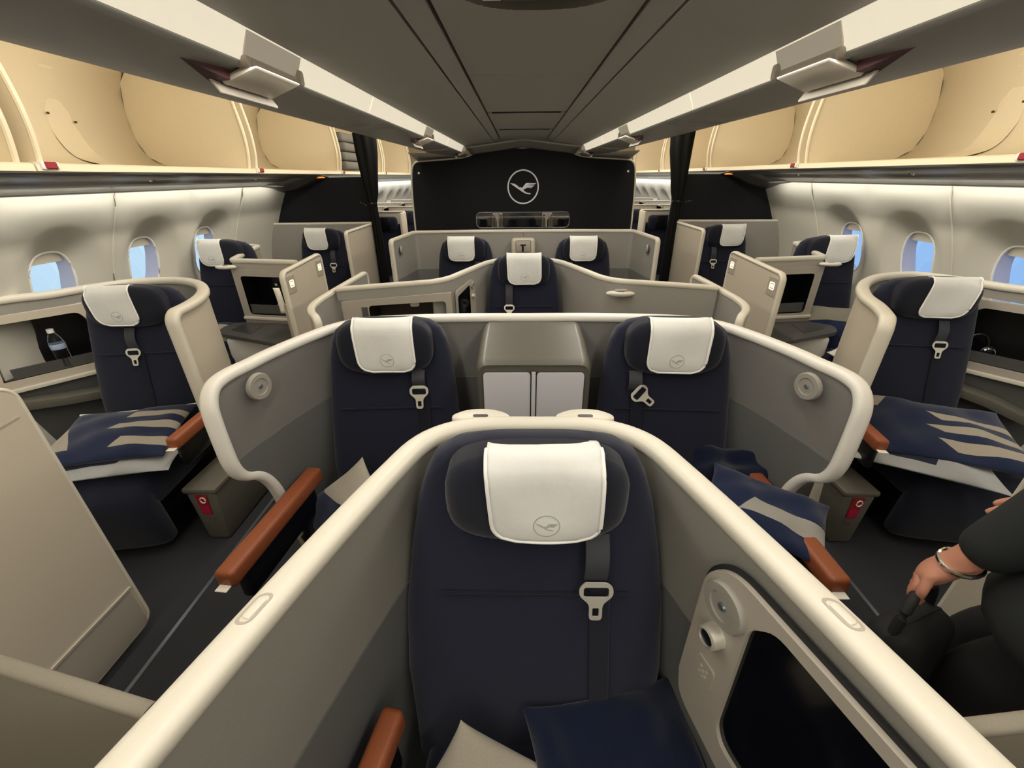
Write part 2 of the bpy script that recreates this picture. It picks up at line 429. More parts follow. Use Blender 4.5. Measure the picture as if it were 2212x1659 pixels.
for yy in (2.465, 3.315):     # curved black air slots
    q = MB(); pth = [(CX+x, yy+0.5*x*x, 1.936) for x in [(-0.17+0.34*i/12) for i in range(13)]]
    q.sweep(pth, [(0, 1, 0)]*13, [(-0.013, -0.004), (0.013, -0.004), (0.013, 0.004), (-0.013, 0.004)])
    o = q.build('air_slot', GROOVE, ceiling); o['kind'] = 'structure'
    q = MB(); q.box((CX-0.195, yy-0.03, 1.944), (CX+0.195, yy+0.03, 1.95)); o = q.build('slot_backing', CEIL, ceiling); o['kind'] = 'structure'
for s in (-1, 1):
    cpanel(CX+s*0.205, 1.931, CX+s*0.248, 1.915, Y0, YC, CEILD, 'ceiling_rail')
    cpanel(CX+s*0.256, 1.914, CX+s*0.508, 1.884, Y0, YC, CEIL, 'outer_ceiling_panel')
    q = MB(); a, b = sorted((CX+s*0.19, CX+s*0.262)); q.box((a, Y0, 1.952), (b, YC, 1.96)); o = q.build('groove_backing', GROOVE, ceiling); o['kind'] = 'structure'
# curved end piece in front of the partition
q = MB(); rows = []
for i in range(9):
    t = i/8; rows.append([(CX+x*(1-0.0*t), YC+0.46*t, 1.932-0.03*abs(x)/0.25-0.032*t*t+0.0) for x in [(-0.5+1.0*k/16) for k in range(17)]])
q.grid(rows); o = q.build('ceiling_end_fairing', CEIL, ceiling, solid=0.012); o['kind'] = 'structure'

# lit cove panels
for s in (-1, 1):
    t = thing('cove_light', ('left' if s < 0 else 'right')+'-hand glowing cream light panel running along the ceiling edge', 'light', (CX+s*0.52, 0, 1.86))
    t['group'] = 'ceiling cove lights'
    ys = [Y0, -1.62, 0.0, 1.62, 3.24, 4.10]
    for a, b in zip(ys, ys[1:]):
        q = MB()
        for (x0, z0), (x1, z1) in (((0.508, 1.886), (0.53, 1.838)),):
            ring = [(CX+s*x0, z0), (CX+s*(x0+0.014), (z0+z1)/2-0.004), (CX+s*x1, z1), (CX+s*(x1+0.02), z1+0.02), (CX+s*(x0+0.02), z0+0.02)]
            extrude_profile(q, ring, a+0.004, b-0.004)
        q.build('light_panel', STRIP, t, world=True, label='glowing cream diffuser panel')

# stowage bins along both sides, doors raised
BIN_EDGES = [-3.0, -1.40, 0.21, 1.82, 3.36, 4.97, 6.57, 8.15, 9.75, 11.9]
place_bin = ['nearest the camera', 'second from the camera', 'third from the camera', 'fourth from the camera', 'just before the curtain']
def bin_unit(s, y0, y1, lab, door=True):
    t = thing('overhead_bin', lab, 'bin', (CX+s*1.95, y0, 1.7), 0, 'overhead bins '+('left' if s < 0 else 'right'))
    X = lambda d: CX+s*d
    q = MB()   # lining: shelf, back, dome
    pr = [(1.97, 1.705), (2.40, 1.716), (2.56, 1.735), (2.66, 1.79), (2.71, 1.90), (2.715, 2.05), (2.68, 2.22), (2.55, 2.36), (2.3, 2.43), (1.8, 2.44), (1.3, 2.36), (0.98, 2.15), (0.84, 1.90)]
    pr = catmull(pr, 3)
    rows = [[(X(x), y, z) for x, z in pr] for y in (y0+0.012, y1-0.012)]
    q.grid(rows)
    q.build('lining', BINM, t, world=True, solid=0.006, smooth=60)
    for yy, dirn in ((y0+0.04, 1), (y1-0.04, -1)):     # end walls with the curved front edge
        q = MB(); fr = [(1.955, 1.70), (1.80, 1.82), (1.72, 1.98), (1.70, 2.2)]
        poly = [(X(x), z) for x, z in [(1.965, 1.70), (1.945, 1.80), (1.94, 1.90), (1.948, 2.0), (1.965, 2.12), (1.98, 2.42), (2.3, 2.43), (2.55, 2.36), (2.68, 2.22), (2.715, 2.05), (2.71, 1.90), (2.66, 1.79), (2.56, 1.735), (2.40, 1.716)]]
        if s > 0: poly = poly[::-1]
        q.prism(poly, None, lambda a, b, d: (a, d, b), yy-0.005, yy+0.005)
        edge = [(X(x), yy+dirn*0.004, z) for x, z in catmull([(1.965, 1.70), (1.945, 1.80), (1.94, 1.90), (1.948, 2.0), (1.965, 2.12), (1.98, 2.25)], 4)]
        q.tube(edge, 0.011, 8)
        q.build('end_wall', BINM, t, world=True)
    q = MB()
    for k, (a, b) in enumerate(((y0+0.03, (y0+y1)/2-0.25),)):
        pass
    # raised moulded rib and recess on the back wall
    yc = (y0+y1)/2
    pth = catmull([(2.45, 1.722), (2.62, 1.768), (2.695, 1.87), (2.717, 2.0), (2.69, 2.2), (2.57, 2.345), (2.3, 2.428)], 5)
    q.sweep([(X(x), yc+0.22+0.03*i/len(pth), z) for i, (x, z) in enumerate(pth)], [(0, 1, 0)]*len(pth), superell(0, 10, 0.085, 0.0045, 2.0))
    q.build('moulded_rib', BINM, t, world=True); q = MB()
    q.sweep([(X(x+0.01), yc-0.24-0.10*(i/len(pth))**2, z) for i, (x, z) in enumerate(pth)], [(0, 1, 0)]*len(pth), superell(0, 8, 0.05, 0.003, 2))
    q.build('moulded_rib', BINM, t, world=True)
    for yy, zz in ((yc+0.16, 1.99), (yc+0.31, 1.96)):
        q = MB(); q.rbox((X(2.70), yy, zz), (0.016, 0.012, 0.012), 0.004, 1); q.build('screw_cap', BROWN, t, world=True)
    q = MB(); ring = [(X(1.94), 1.682), (X(1.94), 1.706), (X(1.952), 1.712), (X(2.08), 1.717), (X(2.08), 1.69)]
    extrude_profile(q, ring, y0+0.004, y1-0.004); q.build('sill', SILL, t, world=True)
    q = MB()
    q.rbox((X(1.955), y0+0.055, 1.702), (0.05, 0.075, 0.03), 0.006, 2); q.build('latch_plate', WHITE, t, world=True)
    q = MB(); q.rbox((X(1.931), y0+0.055, 1.703), (0.012, 0.05, 0.026), 0.004, 1); q.build('latch_catch', RED, t, world=True, label='small red latch catch on the sill')
    if door:
        q = MB()   # raised door, seen from below as a dark band
        pr = catmull([(0.532, 1.836), (0.60, 1.826), (0.70, 1.824), (0.78, 1.834), (0.83, 1.856), (0.845, 1.885)], 4)
        e = y1-0.006
        rows = []
        for yy in [y0+0.006+(e-y0-0.006)*i/10 for i in range(11)]:
            rows.append([(X(x), yy, z) for x, z in pr])
        q.grid(rows)
        d = q.build('door', DOORB, t, world=True, solid=0.008, smooth=60, label='raised grey door')
        yl = (y0+y1)/2
        q = MB()    # latch in the door edge: recess, hook and tray, seen open
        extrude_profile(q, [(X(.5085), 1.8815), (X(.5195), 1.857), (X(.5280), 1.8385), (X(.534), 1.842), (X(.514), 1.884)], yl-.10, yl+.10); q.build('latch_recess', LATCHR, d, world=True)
        q = MB(); R = Matrix.Rotation(s*0.35, 3, 'Y')
        q.rbox((X(0.545), yl-0.01, 1.822), (0.075, 0.17, 0.012), 0.005, 2, rot=R)
        q.build('latch_handle', TAN, d, world=True, label='beige open latch handle'); q = MB()
        q.rbox((X(0.532), yl-0.01, 1.838), (0.03, 0.19, 0.018), 0.006, 2)
        q.build('latch_bar', TAN, d, world=True); q = MB()
        q.rbox((X(0.585), yl-0.01, 1.802), (0.006, 0.20, 0.03), 0.002, 1, rot=Matrix.Rotation(s*0.6, 3, 'Y'))
        q.build('latch_lip', TANG, d, world=True); q = MB()
        q.rbox((X(0.522), yl+0.10, 1.846), (0.02, 0.02, 0.03), 0.006, 2)
        q.build('latch_hook', TAN, d, world=True)
        q = MB(); q.add([(X(0.56), yl-0.095, 1.828), (X(0.60), yl-0.095, 1.808), (X(0.575), yl-0.20, 1.823), (X(0.56), yl-0.10, 1.81)], [(0, 1, 2), (0, 2, 3), (0, 3, 1), (1, 3, 2)])
        q.build('latch_flag', DKRED, d, world=True, label='dark red flag at the latch')
    return t
for s in (-1, 1):
    sd = 'left' if s < 0 else 'right'
    for i, (a, b) in enumerate(zip(BIN_EDGES, BIN_EDGES[1:])):
        if i < 5:
            lab = 'open empty cream overhead bin on the %s side, %s' % (sd, ['far behind the viewpoint', 'behind the viewpoint', 'nearest in view', 'second in view, above the window seats', 'third in view, at the curtain'][i])
        elif s < 0 and i == 5: lab = 'open cream overhead bin behind the left curtain holding folded grey blankets'
        else: lab = 'distant open cream overhead bin on the %s side beyond the curtain, %s along' % (sd, ['first', 'second', 'third', 'last'][i-5])
        if i in (0,): continue
        bin_unit(s, a, min(b, Y1), lab, door=i < 5)
    # beige door continues behind the viewpoint
    q = MB(); pr = [(0.532, 1.836), (0.70, 1.824), (0.83, 1.856)]
    # service channel under the bins
    tr = MB()
    pr = [(1.945, 1.682), (2.00, 1.668), (2.07, 1.652), (2.085, 1.656), (2.16, 1.64), (2.175, 1.632), (2.30, 1.606), (2.305, 1.612), (2.40, 1.588)]
    rows = [[(CX+s*x, y, z) for x, z in pr] for y in (Y0, Y1)]
    tr.grid(rows); o = tr.build('trim_1' if s < 0 else 'trim_2', PSU, None, smooth=5, solid=0.01); o['kind'] = 'structure'
    for yy in [-1.1+1.05*i for i in range(7)]:
        g = MB(); g.rbox((CX+s*2.12, yy, 1.652), (0.11, 0.62, 0.012), 0.004, 1, rot=Matrix.Rotation(s*0.20, 3, 'Y')); r_ = g.build('service_panel', PSUD, o); r_['kind'] = 'structure'
    for yy in [-0.55+1.05*i for i in range(5)]:
        g = MB(); g.lathe([(0.0, -0.006), (0.014, -0.006), (0.018, 0.004), (0.0, 0.004)], (CX+s*2.12, yy, 1.642), 14); r_ = g.build('reading_spot', CHROME, o); r_['kind'] = 'structure'

# sidewalls: dished window panels
def wallx(z):
    return 2.42+0.0*z if z > 1.58 else (2.40+(2.70-2.40)*math.sin(min(1, (1.58-z)/0.85)*math.pi/2) if z > 0.73 else 2.70-0.10*(0.73-z)/0.73)
WIN_Y = [-1.47+0.635*i for i in range(9)]+[None]
WZ = 1.105; PW = 0.635
def window(s, yc, n, y_lo=None, y_hi=None, small=False):
    y0 = yc-PW/2 if y_lo is None else y_lo; y1 = yc+PW/2 if y_hi is None else y_hi
    q = MB(); K = 48; rings = []
    def pt(y, z, d): return (CX+s*(wallx(z)+d), y, z)
    def sq(t, a, b, e):
        c, s_ = math.cos(t), math.sin(t); return a*math.copysign(abs(c)**(2/e), c), b*math.copysign(abs(s_)**(2/e), s_)
    zt, zb = 1.585, 0.02
    def outer(t):
        c, s_ = math.cos(t), math.sin(t); k = min(((y1-yc) if c > 0 else (yc-y0))/max(abs(c), 1e-6), (zt-WZ)/max(s_, 1e-6) if s_ > 0 else 1e9, (WZ-zb)/max(-s_, 1e-6) if s_ < 0 else 1e9)
        return yc+k*c, WZ+k*s_
    ca = [math.atan2(zt-WZ, y1-yc), math.atan2(zt-WZ, y0-yc), math.atan2(zb-WZ, y0-yc)+2*math.pi, math.atan2(zb-WZ, y1-yc)+2*math.pi]
    ca.append(ca[0]+2*math.pi); T = []
    for c0, c1, k_ in zip(ca, ca[1:], (14, 10, 14, 10)): T += [c0+(c1-c0)*i/k_ for i in range(k_)]
    K = len(T)
    # corners
    rings.append([outer(t) for t in T])
    def blend(f, a, b, e):
        r = []
        for t, (oy, oz) in zip(T, rings[0]):
            yy, zz = sq(t, a, b, e); r.append((yy+yc, zz+WZ))
        return r
    levels = [(0.255, 0.335, 2.3, 0.0), (0.24, 0.315, 2.3, 0.006), (0.215, 0.285, 2.3, 0.022), (0.18, 0.245, 2.4, 0.046), (0.148, 0.208, 2.5, 0.066), (0.128, 0.188, 2.6, 0.075)]
    mid = blend(None, *levels[0][:3])
    allr = [[pt(y, z, 0) for y, z in rings[0]]]
    for f in (0.33, 0.66):
        allr.append([pt(oy+(my-oy)*f, oz+(mz-oz)*f, 0) for (oy, oz), (my, mz) in zip(rings[0], mid)])
    for a, b, e, d in levels:
        # deepen more at the top (the shade slides out of a deep hood)
        allr.append([pt(y, z, d*(0.75+0.45*max(0, (z-WZ)/b))) for y, z in blend(None, a, b, e)])
    q.loft(allr, 0, False, False)
    o = q.build('wall_panel', WALLM, wall[s], smooth=50); o['kind'] = 'structure'
    # fill the four corners of the rectangle
    # reveal tube and shade edge
    wn = MB(); base = allr[-1]
    r0 = base; r1 = [(CX+s*(wallx(z)+0.115), yc+(y-yc)*0.97, WZ+(z-WZ)*0.97) for x, y, z in base]
    r2 = [(CX+s*(wallx(z)+0.15), yc+(y-yc)*0.93, WZ+(z-WZ)*0.93) for x, y, z in base]
    wn.loft([r0, r1, r2], 0, False, False)
    wo = wn.build('window_%d' % n, FRAME, None, smooth=60); wo['kind'] = 'structure'
    g = MB(); g.add([(CX+s*(wallx(WZ)+0.145), yc+(y-yc)*0.95, WZ+(z-WZ)*0.95) for x, y, z in base], [tuple(range(K))])
    po = g.build('pane', PANE, wo, fix=False); po['kind'] = 'structure'
    g = MB(); ring = [(x-s*0.001, yc+(y-yc)*1.0, z) for x, y, z in base]
    g.tube(ring, 0.006, 8, closed=True); fo = g.build('rim', WHITE, wo); fo['kind'] = 'structure'
    g = MB(); top = [(y, z) for x, y, z in base if z > WZ+0.135]
    top = sorted(top); zz = min(z for y, z in top)
    poly = [(yc+(y-yc)*0.96, WZ+(z-WZ)*0.97) for y, z in top]+[(yc+(top[-1][0]-yc)*0.96, WZ+0.128), (yc+(top[0][0]-yc)*0.96, WZ+0.128)]
    if len(poly) > 3:
        g.prism(poly[::-1], None, lambda a, b, d: (CX+s*(wallx(b)+d), a, b), 0.10, 0.106); so = g.build('shade', SHADE, wo); so['kind'] = 'structure'
wall = {}
for s in (-1, 1):
    nm = 'wall_left' if s < 0 else 'wall_right'
    q = MB()  # outer skin strip below and above window panels, keeps daylight out
    zs = [0.0, 0.05]
    q.grid([[(CX+s*(wallx(z)+0.004), y, z) for z in (-0.06, 0.0, 0.03)] for y in (Y0, Y1)])
    wall[s] = q.build(nm, WALLM, None); wall[s]['kind'] = 'structure'; q = MB()
    q.grid([[(CX+s*x, y, z) for x, z in ((2.395, 1.58), (2.60, 1.60), (2.765, 1.70), (2.78, 2.1), (2.62, 2.42), (2.0, 2.51))] for y in (Y0, Y1)])
    o = q.build('upper_wall_left' if s < 0 else 'upper_wall_right', WALLM, None); o['kind'] = 'structure'  # upper strip of the side wall skin, hidden behind the bins
    n = 1 if s < 0 else 21
    ys = [-1.47+0.635*i for i in range(9)]        # last one at y = 3.61
    off = 0.0
    for i, yy in enumerate(ys):
        window(s, yy, n); n += 1
    # plain end panel up to the divider, then the rear cabin windows
    q = MB(); zz = [0.02+1.565*i/20 for i in range(21)]
    q.grid([[(CX+s*wallx(z), y, z) for z in zz] for y in (3.61+PW/2, 4.66)])
    q.grid([[(CX+s*wallx(z), y, z) for z in zz] for y in (Y0, -1.47-PW/2)])
    o = q.build('wall_panel', WALLM, wall[s], smooth=50); o['kind'] = 'structure'
    yy = 4.66+PW/2
    while yy+PW/2 < Y1+0.3:
        window(s, yy, n); n += 1; yy += PW
    for yj in (-1.78+0.635*2*i for i in range(5)):
        pass
    for yj in [-1.7875+0.635*i for i in range(10)]:
        q = MB(); pth = [(CX+s*(wallx(z)+0.016), yj, z) for z in zz]
        q.sweep(pth, [(0, 1, 0)]*len(pth), [(-.03, -.004), (.03, -.004), (.03, .004), (-.03, .004)]); o = q.build('joint_backing', WALLM, wall[s]); o['kind'] = 'structure'
    for yj in (0.116, 1.386, 2.656, 3.93):          # seams between the panels
        q = MB(); pth = [(CX+s*(wallx(z)-0.0015), yj, z) for z in zz]
        q.tube(pth, 0.006, 6); o = q.build('wall_seam', WALLM, wall[s]); o['kind'] = 'structure'
q = MB(); q.box((-2.9, Y0-0.02, -0.06), (2.95, Y0, 2.6)); structure('wall_front', q, WALLM)
q = MB(); q.box((-2.9, Y1, -0.06), (2.95, Y1+0.02, 2.6)); structure('wall_rear', q, WALLM)

# ------------------------------------------------------------------ seats
def make_seat(label, loc, rz=0.0, cover=(0.0, 0.112, 0.0), sz=1.0, belt=0.10, beltz=(0.95, 0.86), wide=1.0, emblem=True, buckle_tilt=0.0, group=None,
              legrest=True, bw=1.0, cushion=True, seed=1):
    t = thing('business_seat', label, 'seat', loc, rz, group)
    R = random.Random(seed)
    W = wide
    # backrest
    secs = [(0.36, .245, -.17, .13), (0.45, .25, -.15, .14), (0.60, .262, -.105, .14), (0.76, .258, -.06, .14), (0.90, .248, -.025, .13), (1.02, .236, 0.004, .12),
            (1.08, .222, .018, .11), (1.125, .202, .026, .10), (1.152, .165, .036, .08), (1.166, .11, .050, .05)]
    rings = []
    for z, hw, yf, th in secs:
        rings.append([(x*W*(1+(bw-1)*min(1, (1.2-z)/0.4)), yf+th/2+y, z) for x, y in superell(0, 36, hw, th/2, 3.6)])
    q = MB(); q.loft(rings); q.build('backrest', NAVY, t, smooth=60)
    q = MB(); q.tube([(x, -0.0445, 0.835) for x in (-.2*W, -.1*W, 0, .1*W, .2*W)], 0.0035, 6)
    q.build('seam', NAVYD, t)
    # headrest: domed pad
    hw, hz, zc = 0.176*W, 0.106, 1.080
    def front(x, z):
        r = ((abs(x)/hw)**3.2+(abs(z-zc)/hz)**3.2)**(1/3.2)
        return -0.012-0.034*max(0.0, 1-r**6)**0.5-0.016*(abs(x)/hw)**4*max(0.0, 1-r**6)
    q = MB(); K = 40; rr = [0.0, .3, .55, .72, .84, .92, .97, 0.995, 1.0]
    o2 = superell(0, K, hw, hz, 3.2)
    rings = [[(x*r, front(x*r*0.999, zc+z*r*0.999), zc+z*r) for x, z in o2] for r in rr[1:]]
    rings += [[(x, 0.035, zc+z) for x, z in o2]]
    q.loft(rings); hd = q.build('headrest', NAVYD, t, smooth=60)
    # white cover draped over the headrest
    xc, chw, skew = cover
    zb_, zt_ = 0.992, 1.180
    cf = lambda x, z: min(front(x, z) if abs(x) < hw else -0.012, -0.02)-0.0045-0.0035*math.sin(27*x+seed)*math.sin(19*z+2*seed)
    rows = []; nz_ = 18; nx_ = 17
    zs = [zb_+(zt_-zb_)*(i/nz_) for i in range(nz_+1)]
    for z in zs:
        f = min(1, (z-zb_)/0.05); wd = chw-0.044*(1-math.sqrt(max(0, 1-(1-f)**2)))
        f2 = (zt_-z)/(zt_-zb_)
        rows.append([(xc+skew*f2+u*wd*(1+0.02*(1-f2)), cf(xc+skew*f2+u*wd, z), z) for u in [-1+2*j/(nx_-1) for j in range(nx_)]])
    for dy, dz in ((0.008, 0.008), (0.022, 0.010), (0.048, 0.004), (0.068, -0.006)):
        rows.append([(p[0], p[1]+dy, p[2]+dz) for p in rows[nz_]])
    q = MB(); q.grid(rows); cv = q.build('headrest_cover', CLOTH, t, solid=0.003, smooth=70, label='white cloth headrest cover')
    edge = [r[0] for r in reversed(rows[:nz_+3])]+rows[0][1:-1]+[r[-1] for r in rows[:nz_+3]]
    q = MB(); q.tube([(x, y-0.001, z) for x, y, z in edge], 0.0042, 6); q.build('hem', HEM, cv, smooth=70)
    if emblem:
        ec, er = (xc+skew*0.85, zb_+0.048), 0.0265
        P = lambda a, b, d: (a, cf(a, b)-0.0022-d, b)
        q = MB(); q.prism(circle(ec[0], ec[1], er, 36), [circle(ec[0], ec[1], er*0.93, 36)[::-1]], P, 0, 0.0006)
        q.build('emblem_ring', PRINT, cv)
        q = MB(); q.prism([(ec[0]+a*er, ec[1]+b*er) for a, b in BIRD][::-1], None, P, 0, 0.0006); q.build('emblem_crane', PRINT, cv)
    # shoulder belt
    yb = lambda z: [(-.15, .45), (-.105, .6), (-.06, .76), (-.025, .9), (.004, 1.02)]
    def yf(z):
        L = [(0.45, -.15), (0.60, -.105), (0.76, -.06), (0.90, -.025), (1.02, .004), (1.2, .03)]
        for (z0, y0), (z1, y1) in zip(L, L[1:]):
            if z <= z1: return y0+(y1-y0)*max(0, (z-z0))/(z1-z0)
        return .03
    b0, b1 = beltz
    pth = [(belt, yf(z)-0.014-0.016*math.sin(math.pi*(b0+0.03-z)/(b0+0.03-b1)), z) for z in [b0+0.03+(b1-b0-0.03)*i/6 for i in range(7)]]
    q = MB(); q.sweep(pth, [(1, 0, 0)]*7, superell(0, 10, 0.025, 0.002, 6)); q.build('belt_strap', BELT, t)
    pth = [(belt+0.012+0.01*i/8, yf(z)-0.006, z) for i, z in enumerate([b1-0.02-(b1-0.50)*j/8 for j in range(9)])]
    q = MB(); q.sweep(pth, [(1, 0, 0)]*9, superell(0, 10, 0.022, 0.002, 6)); q.build('belt_strap', NAVYD, t)
    # steel tongue with two openings
    zt = b1+0.006; yb_ = yf(zt)-0.028
    ca, sa = math.cos(buckle_tilt), math.sin(buckle_tilt)
    def BP(a, b, d):
        a *= 1.16; b *= 1.18
        z_ = zt+a*sa+b*ca
        return (belt+a*ca-b*sa, yf(min(z_, zt))-0.027-d, z_)
    out = [(-.020, 0), (.020, 0), (.031, -.010), (.031, -.026), (.012, -.043), (.012, -.075), (-.012, -.075), (-.012, -.043), (-.031, -.026), (-.031, -.010)]
    out = roundpoly(out+[out[0]], 0.008, 3)[:-1]
    h1 = rrect(-.023, -.029, .023, -.009, .005, 3); h2 = rrect(-.006, -.068, .006, -.050, .002, 2)
    q = MB(); q.prism(out[::-1], [h1[::-1], h2[::-1]], BP, 0, 0.003); q.build('belt_tongue', STEEL, t)
    if cushion:
        q = MB()
        secs = [(-.66, .24, .375, .07), (-.645, .25, .37, .085), (-.60, .258, .365, .095), (-.4, .262, .36, .095), (-.2, .262, .355, .09), (-.10, .25, .35, .085)]
        q.loft([[(x, y, z0+z) for x, z in superell(0, 32, hw_, hz_, 4)] for y, hw_, z0, hz_ in secs]); q.build('seat_cushion', NAVY, t, smooth=60)
        q = MB(); q.rbox((0, -.36, .19), (.46, .50, .26), .02, 2); q.build('seat_base', BLACK, t)
    if legrest:
        q = MB()
        secs = [(.07, .225, -.62, .05), (.10, .24, -.63, .06), (.25, .25, -.655, .065), (.36, .25, -.665, .065), (.42, .24, -.64, .06), (.445, .22, -.61, .04)]
        q.loft([[(x, y0+y, z) for x, y in superell(0, 28, hw_, hy_, 3.5)] for z, hw_, y0, hy_ in secs]); q.build('leg_rest', NAVY, t, smooth=60)
    return t
def armrest(t, a, b, w_=0.062, h=0.055, tag=None):
    """brown leather arm from a to b (world points on the top centre line)"""
    A, B = Vector(a), Vector(b); d = (B-A); L = d.length; ang = math.atan2(d.x, d.y)
    R = Matrix.Rotation(-ang, 3, 'Z') @ Matrix.Rotation(math.atan2(d.z, math.hypot(d.x, d.y)), 3, 'X')
    q = MB(); q.rbox((A+B)/2-Vector((0, 0, h/2)), (w_, L, h), 0.014, 3, rot=R); ar = q.build('armrest', LEATHER, t, world=True, smooth=60, label='brown leather armrest')
    q = MB(); q.rbox((A+B)/2-Vector((0, 0, h+0.05)), (w_*0.6, L*0.8, 0.11), 0.01, 2, rot=R); q.build('armrest_support', BLACK, t, world=True)
    if tag:
        q = MB(); q.rbox(A+Vector((0, 0.0, -h*0.80))-d.normalized()*0.008, (0.036, 0.026, 0.004), 0.001, 1, rot=R); q.build('tag', WLABEL, ar, world=True, label='small white paper tag')

# centre single seat in the foreground
seatA = make_seat('large navy seat in the foreground centre with white emblem headrest cover', (0.034, 0.655, 0), 0, (0.012, 0.106, 0.008), belt=0.128, beltz=(0.955, 0.88), bw=1.12, wide=1.03, seed=1)
armrest(seatA, (-0.315, 0.20, 0.655), (-0.262, 0.475, 0.665), 0.05, 0.06)
seatBL = make_seat('navy seat left of the grey locker, behind the left shoulder of the foreground suite', (-0.505, 1.465, 0), math.radians(3), (0.005, 0.104, 0.006), belt=0.115, beltz=(0.955, 0.925), seed=2)
armrest(seatBL, (-0.845, 0.80, 0.65), (-0.795, 1.29, 0.65), 0.06, 0.06, True)
seatBR = make_seat('navy seat right of the grey locker, a blue blanket on its cushion', (0.572, 1.455, 0), math.radians(-3), (0.006, 0.104, -0.002), belt=-0.13, beltz=(0.955, 0.915), seed=3, buckle_tilt=0.9)
armrest(seatBR, (0.89, 0.795, 0.65), (0.885, 1.27, 0.65), 0.06, 0.06, True)
seatC = make_seat('navy seat alone in the middle of the third centre row', (0.03, 2.88, 0), 0, (0.0, 0.110, 0.006), belt=-0.10, beltz=(0.955, 0.85), seed=4)
armrest(seatC, (-0.30, 2.42, 0.65), (-0.25, 2.72, 0.65), 0.05)
seatDL = make_seat('navy seat on the left of the last centre pair, under the dark partition', (-0.475, 3.76, 0), 0, (-0.025, 0.110, 0.0), belt=0.11, seed=5, sz=1)
seatDR = make_seat('navy seat on the right of the last centre pair, under the dark partition', (0.552, 3.74, 0), 0, (-0.008, 0.110, 0.0), belt=-0.11, seed=6)
seatFL = make_seat('navy window-side seat on the near left beside the water bottle shelf', (-2.02, 2.07, -0.015), math.radians(8), (-0.045, 0.098, 0.016), belt=-0.02, beltz=(0.94, 0.865), wide=1.06, seed=7)
armrest(seatFL, (-1.535, 1.50, 0.63), (-1.555, 1.78, 0.63), 0.05, 0.06, True)
seatFR = make_seat('navy window-side seat on the near right beside the dark nook', (2.14, 2.15, -0.01), math.radians(-8), (0.045, 0.106, -0.03), belt=0.07, beltz=(0.94, 0.865), wide=1.06, seed=8, emblem=False)
armrest(seatFR, (1.555, 1.50, 0.63), (1.60, 1.76, 0.63), 0.05, 0.06, True)
seatL1 = make_seat('navy seat against the left sidewall below the third window', (-2.375, 3.40, 0.035), 0, (-0.06, 0.092, 0.004), belt=0.16, beltz=(0.9, 0.80), wide=0.98, seed=9, sz=1)
seatR1 = make_seat('navy seat against the right sidewall below the farthest window', (2.43, 3.41, 0.035), 0, (0.05, 0.106, -0.014), belt=-0.15, beltz=(0.9, 0.83), wide=0.98, seed=10, emblem=False)
seatL2 = make_seat('navy seat inside the last left suite, below the black divider', (-1.96, 4.30, 0.02), 0, (-0.035, 0.100, 0.012), belt=0.1, seed=11, emblem=False)
seatR2 = make_seat('navy seat inside the last right suite, below the black divider', (2.05, 4.40, 0.02), 0, (0.055, 0.112, -0.01), belt=-0.1, seed=12, emblem=False)

# ------------------------------------------------------------------ suite shells
def mirror(pts, c=CX):
    """half profile (distance from the centre line, y, ...) from the centre outwards -> full path left to right"""
    L = [(c-p[0],)+tuple(p[1:]) for p in reversed(pts)]; Rr = [(c+p[0],)+tuple(p[1:]) for p in pts]
    return L+Rr[1:] if pts[0][0] == 0 else L+Rr
def disc_light(t, pos, nrm, r=0.042, parent=None, name='reading_light'):
    z = Vector(nrm).normalized(); x = z.cross(Vector((0, 0, 1))).normalized(); y = z.cross(x)
    R = Matrix((x, y, z)).transposed()
    q = MB(); q.lathe([(0.0, -0.004), (r, -0.004), (r, 0.005), (r*0.93, 0.010), (r*0.62, 0.010), (r*0.58, 0.007), (0.0, 0.007)], pos, 28, rot=R)
    o = q.build(name, DISC, t, world=True, smooth=40, label='round grey reading light')
    q = MB(); q.lathe([(0.0, 0.0), (r*0.18, 0.0), (r*0.14, 0.004), (0.0, 0.004)], Vector(pos)+z*0.007, 16, rot=R); q.build('lens', ALU, o, world=True)
    return o
def pod(t, c, size=(0.105, 0.06, 0.022), rz=0.0):
    R = Matrix.Rotation(rz, 3, 'Z'); q = MB()
    q.lathe([(0, -size[2]/2), (0.40, -size[2]/2), (0.5, -size[2]*0.1), (0.49, size[2]*0.25), (0.40, size[2]/2), (0, size[2]/2)], (0, 0, 0), 28)
    q.v = [tuple(R @ Vector((x*size[0], y*size[1], z))+Vector(c)) for x, y, z in q.v]
    o = q.build('lamp_pod', CAP, t, world=True, smooth=50, label='cream oval lamp pod')
    q = MB(); q.prism(rrect(-.02, -.006, .02, .006, .006, 4), None, lambda a, b, d: tuple(R @ Vector((a, b-0.006, size[2]/2+d))+Vector(c)), -0.001, 0.0015); q.build('slot', BROWN, o, world=True, label='dark brown slot')
    return o

# A: foreground tub
A_pts = [(0, .883, 1.094), (.10, .882, 1.094), (.165, .872, 1.094), (.225, .838, 1.096), (.268, .78, 1.10), (.302, .69, 1.10), (.335, .59, 1.10), (.366, .49, 1.10),
         (.399, .375, 1.10), (.43, .26, 1.10), (.452, .18, 1.10), (.49, .04, 1.10), (.54, -.20, 1.10), (.57, -.40, 1.10)]
tA = thing('suite_shell', 'grey lined suite shell with cream rim wrapping the foreground seat', 'partition', (CX, 0.5, 0))
shell(tA, mirror(A_pts), matin=GREYA, matlow=GREYE, capw=0.052, caph=0.034, zsplit=lambda x, y: 0.80+0.10*max(0, (y-0.3))*0, n=4)
q = MB(); q.box((CX-0.0012, 0.862, 0.9), (CX+0.0012, 0.869, 1.075)); q.build('lining_seam', BROWN, tA, world=True)
for s in (-1, 1): pod(tA, (CX+s*0.137, 0.945, 1.075), (0.155, 0.075, 0.026))
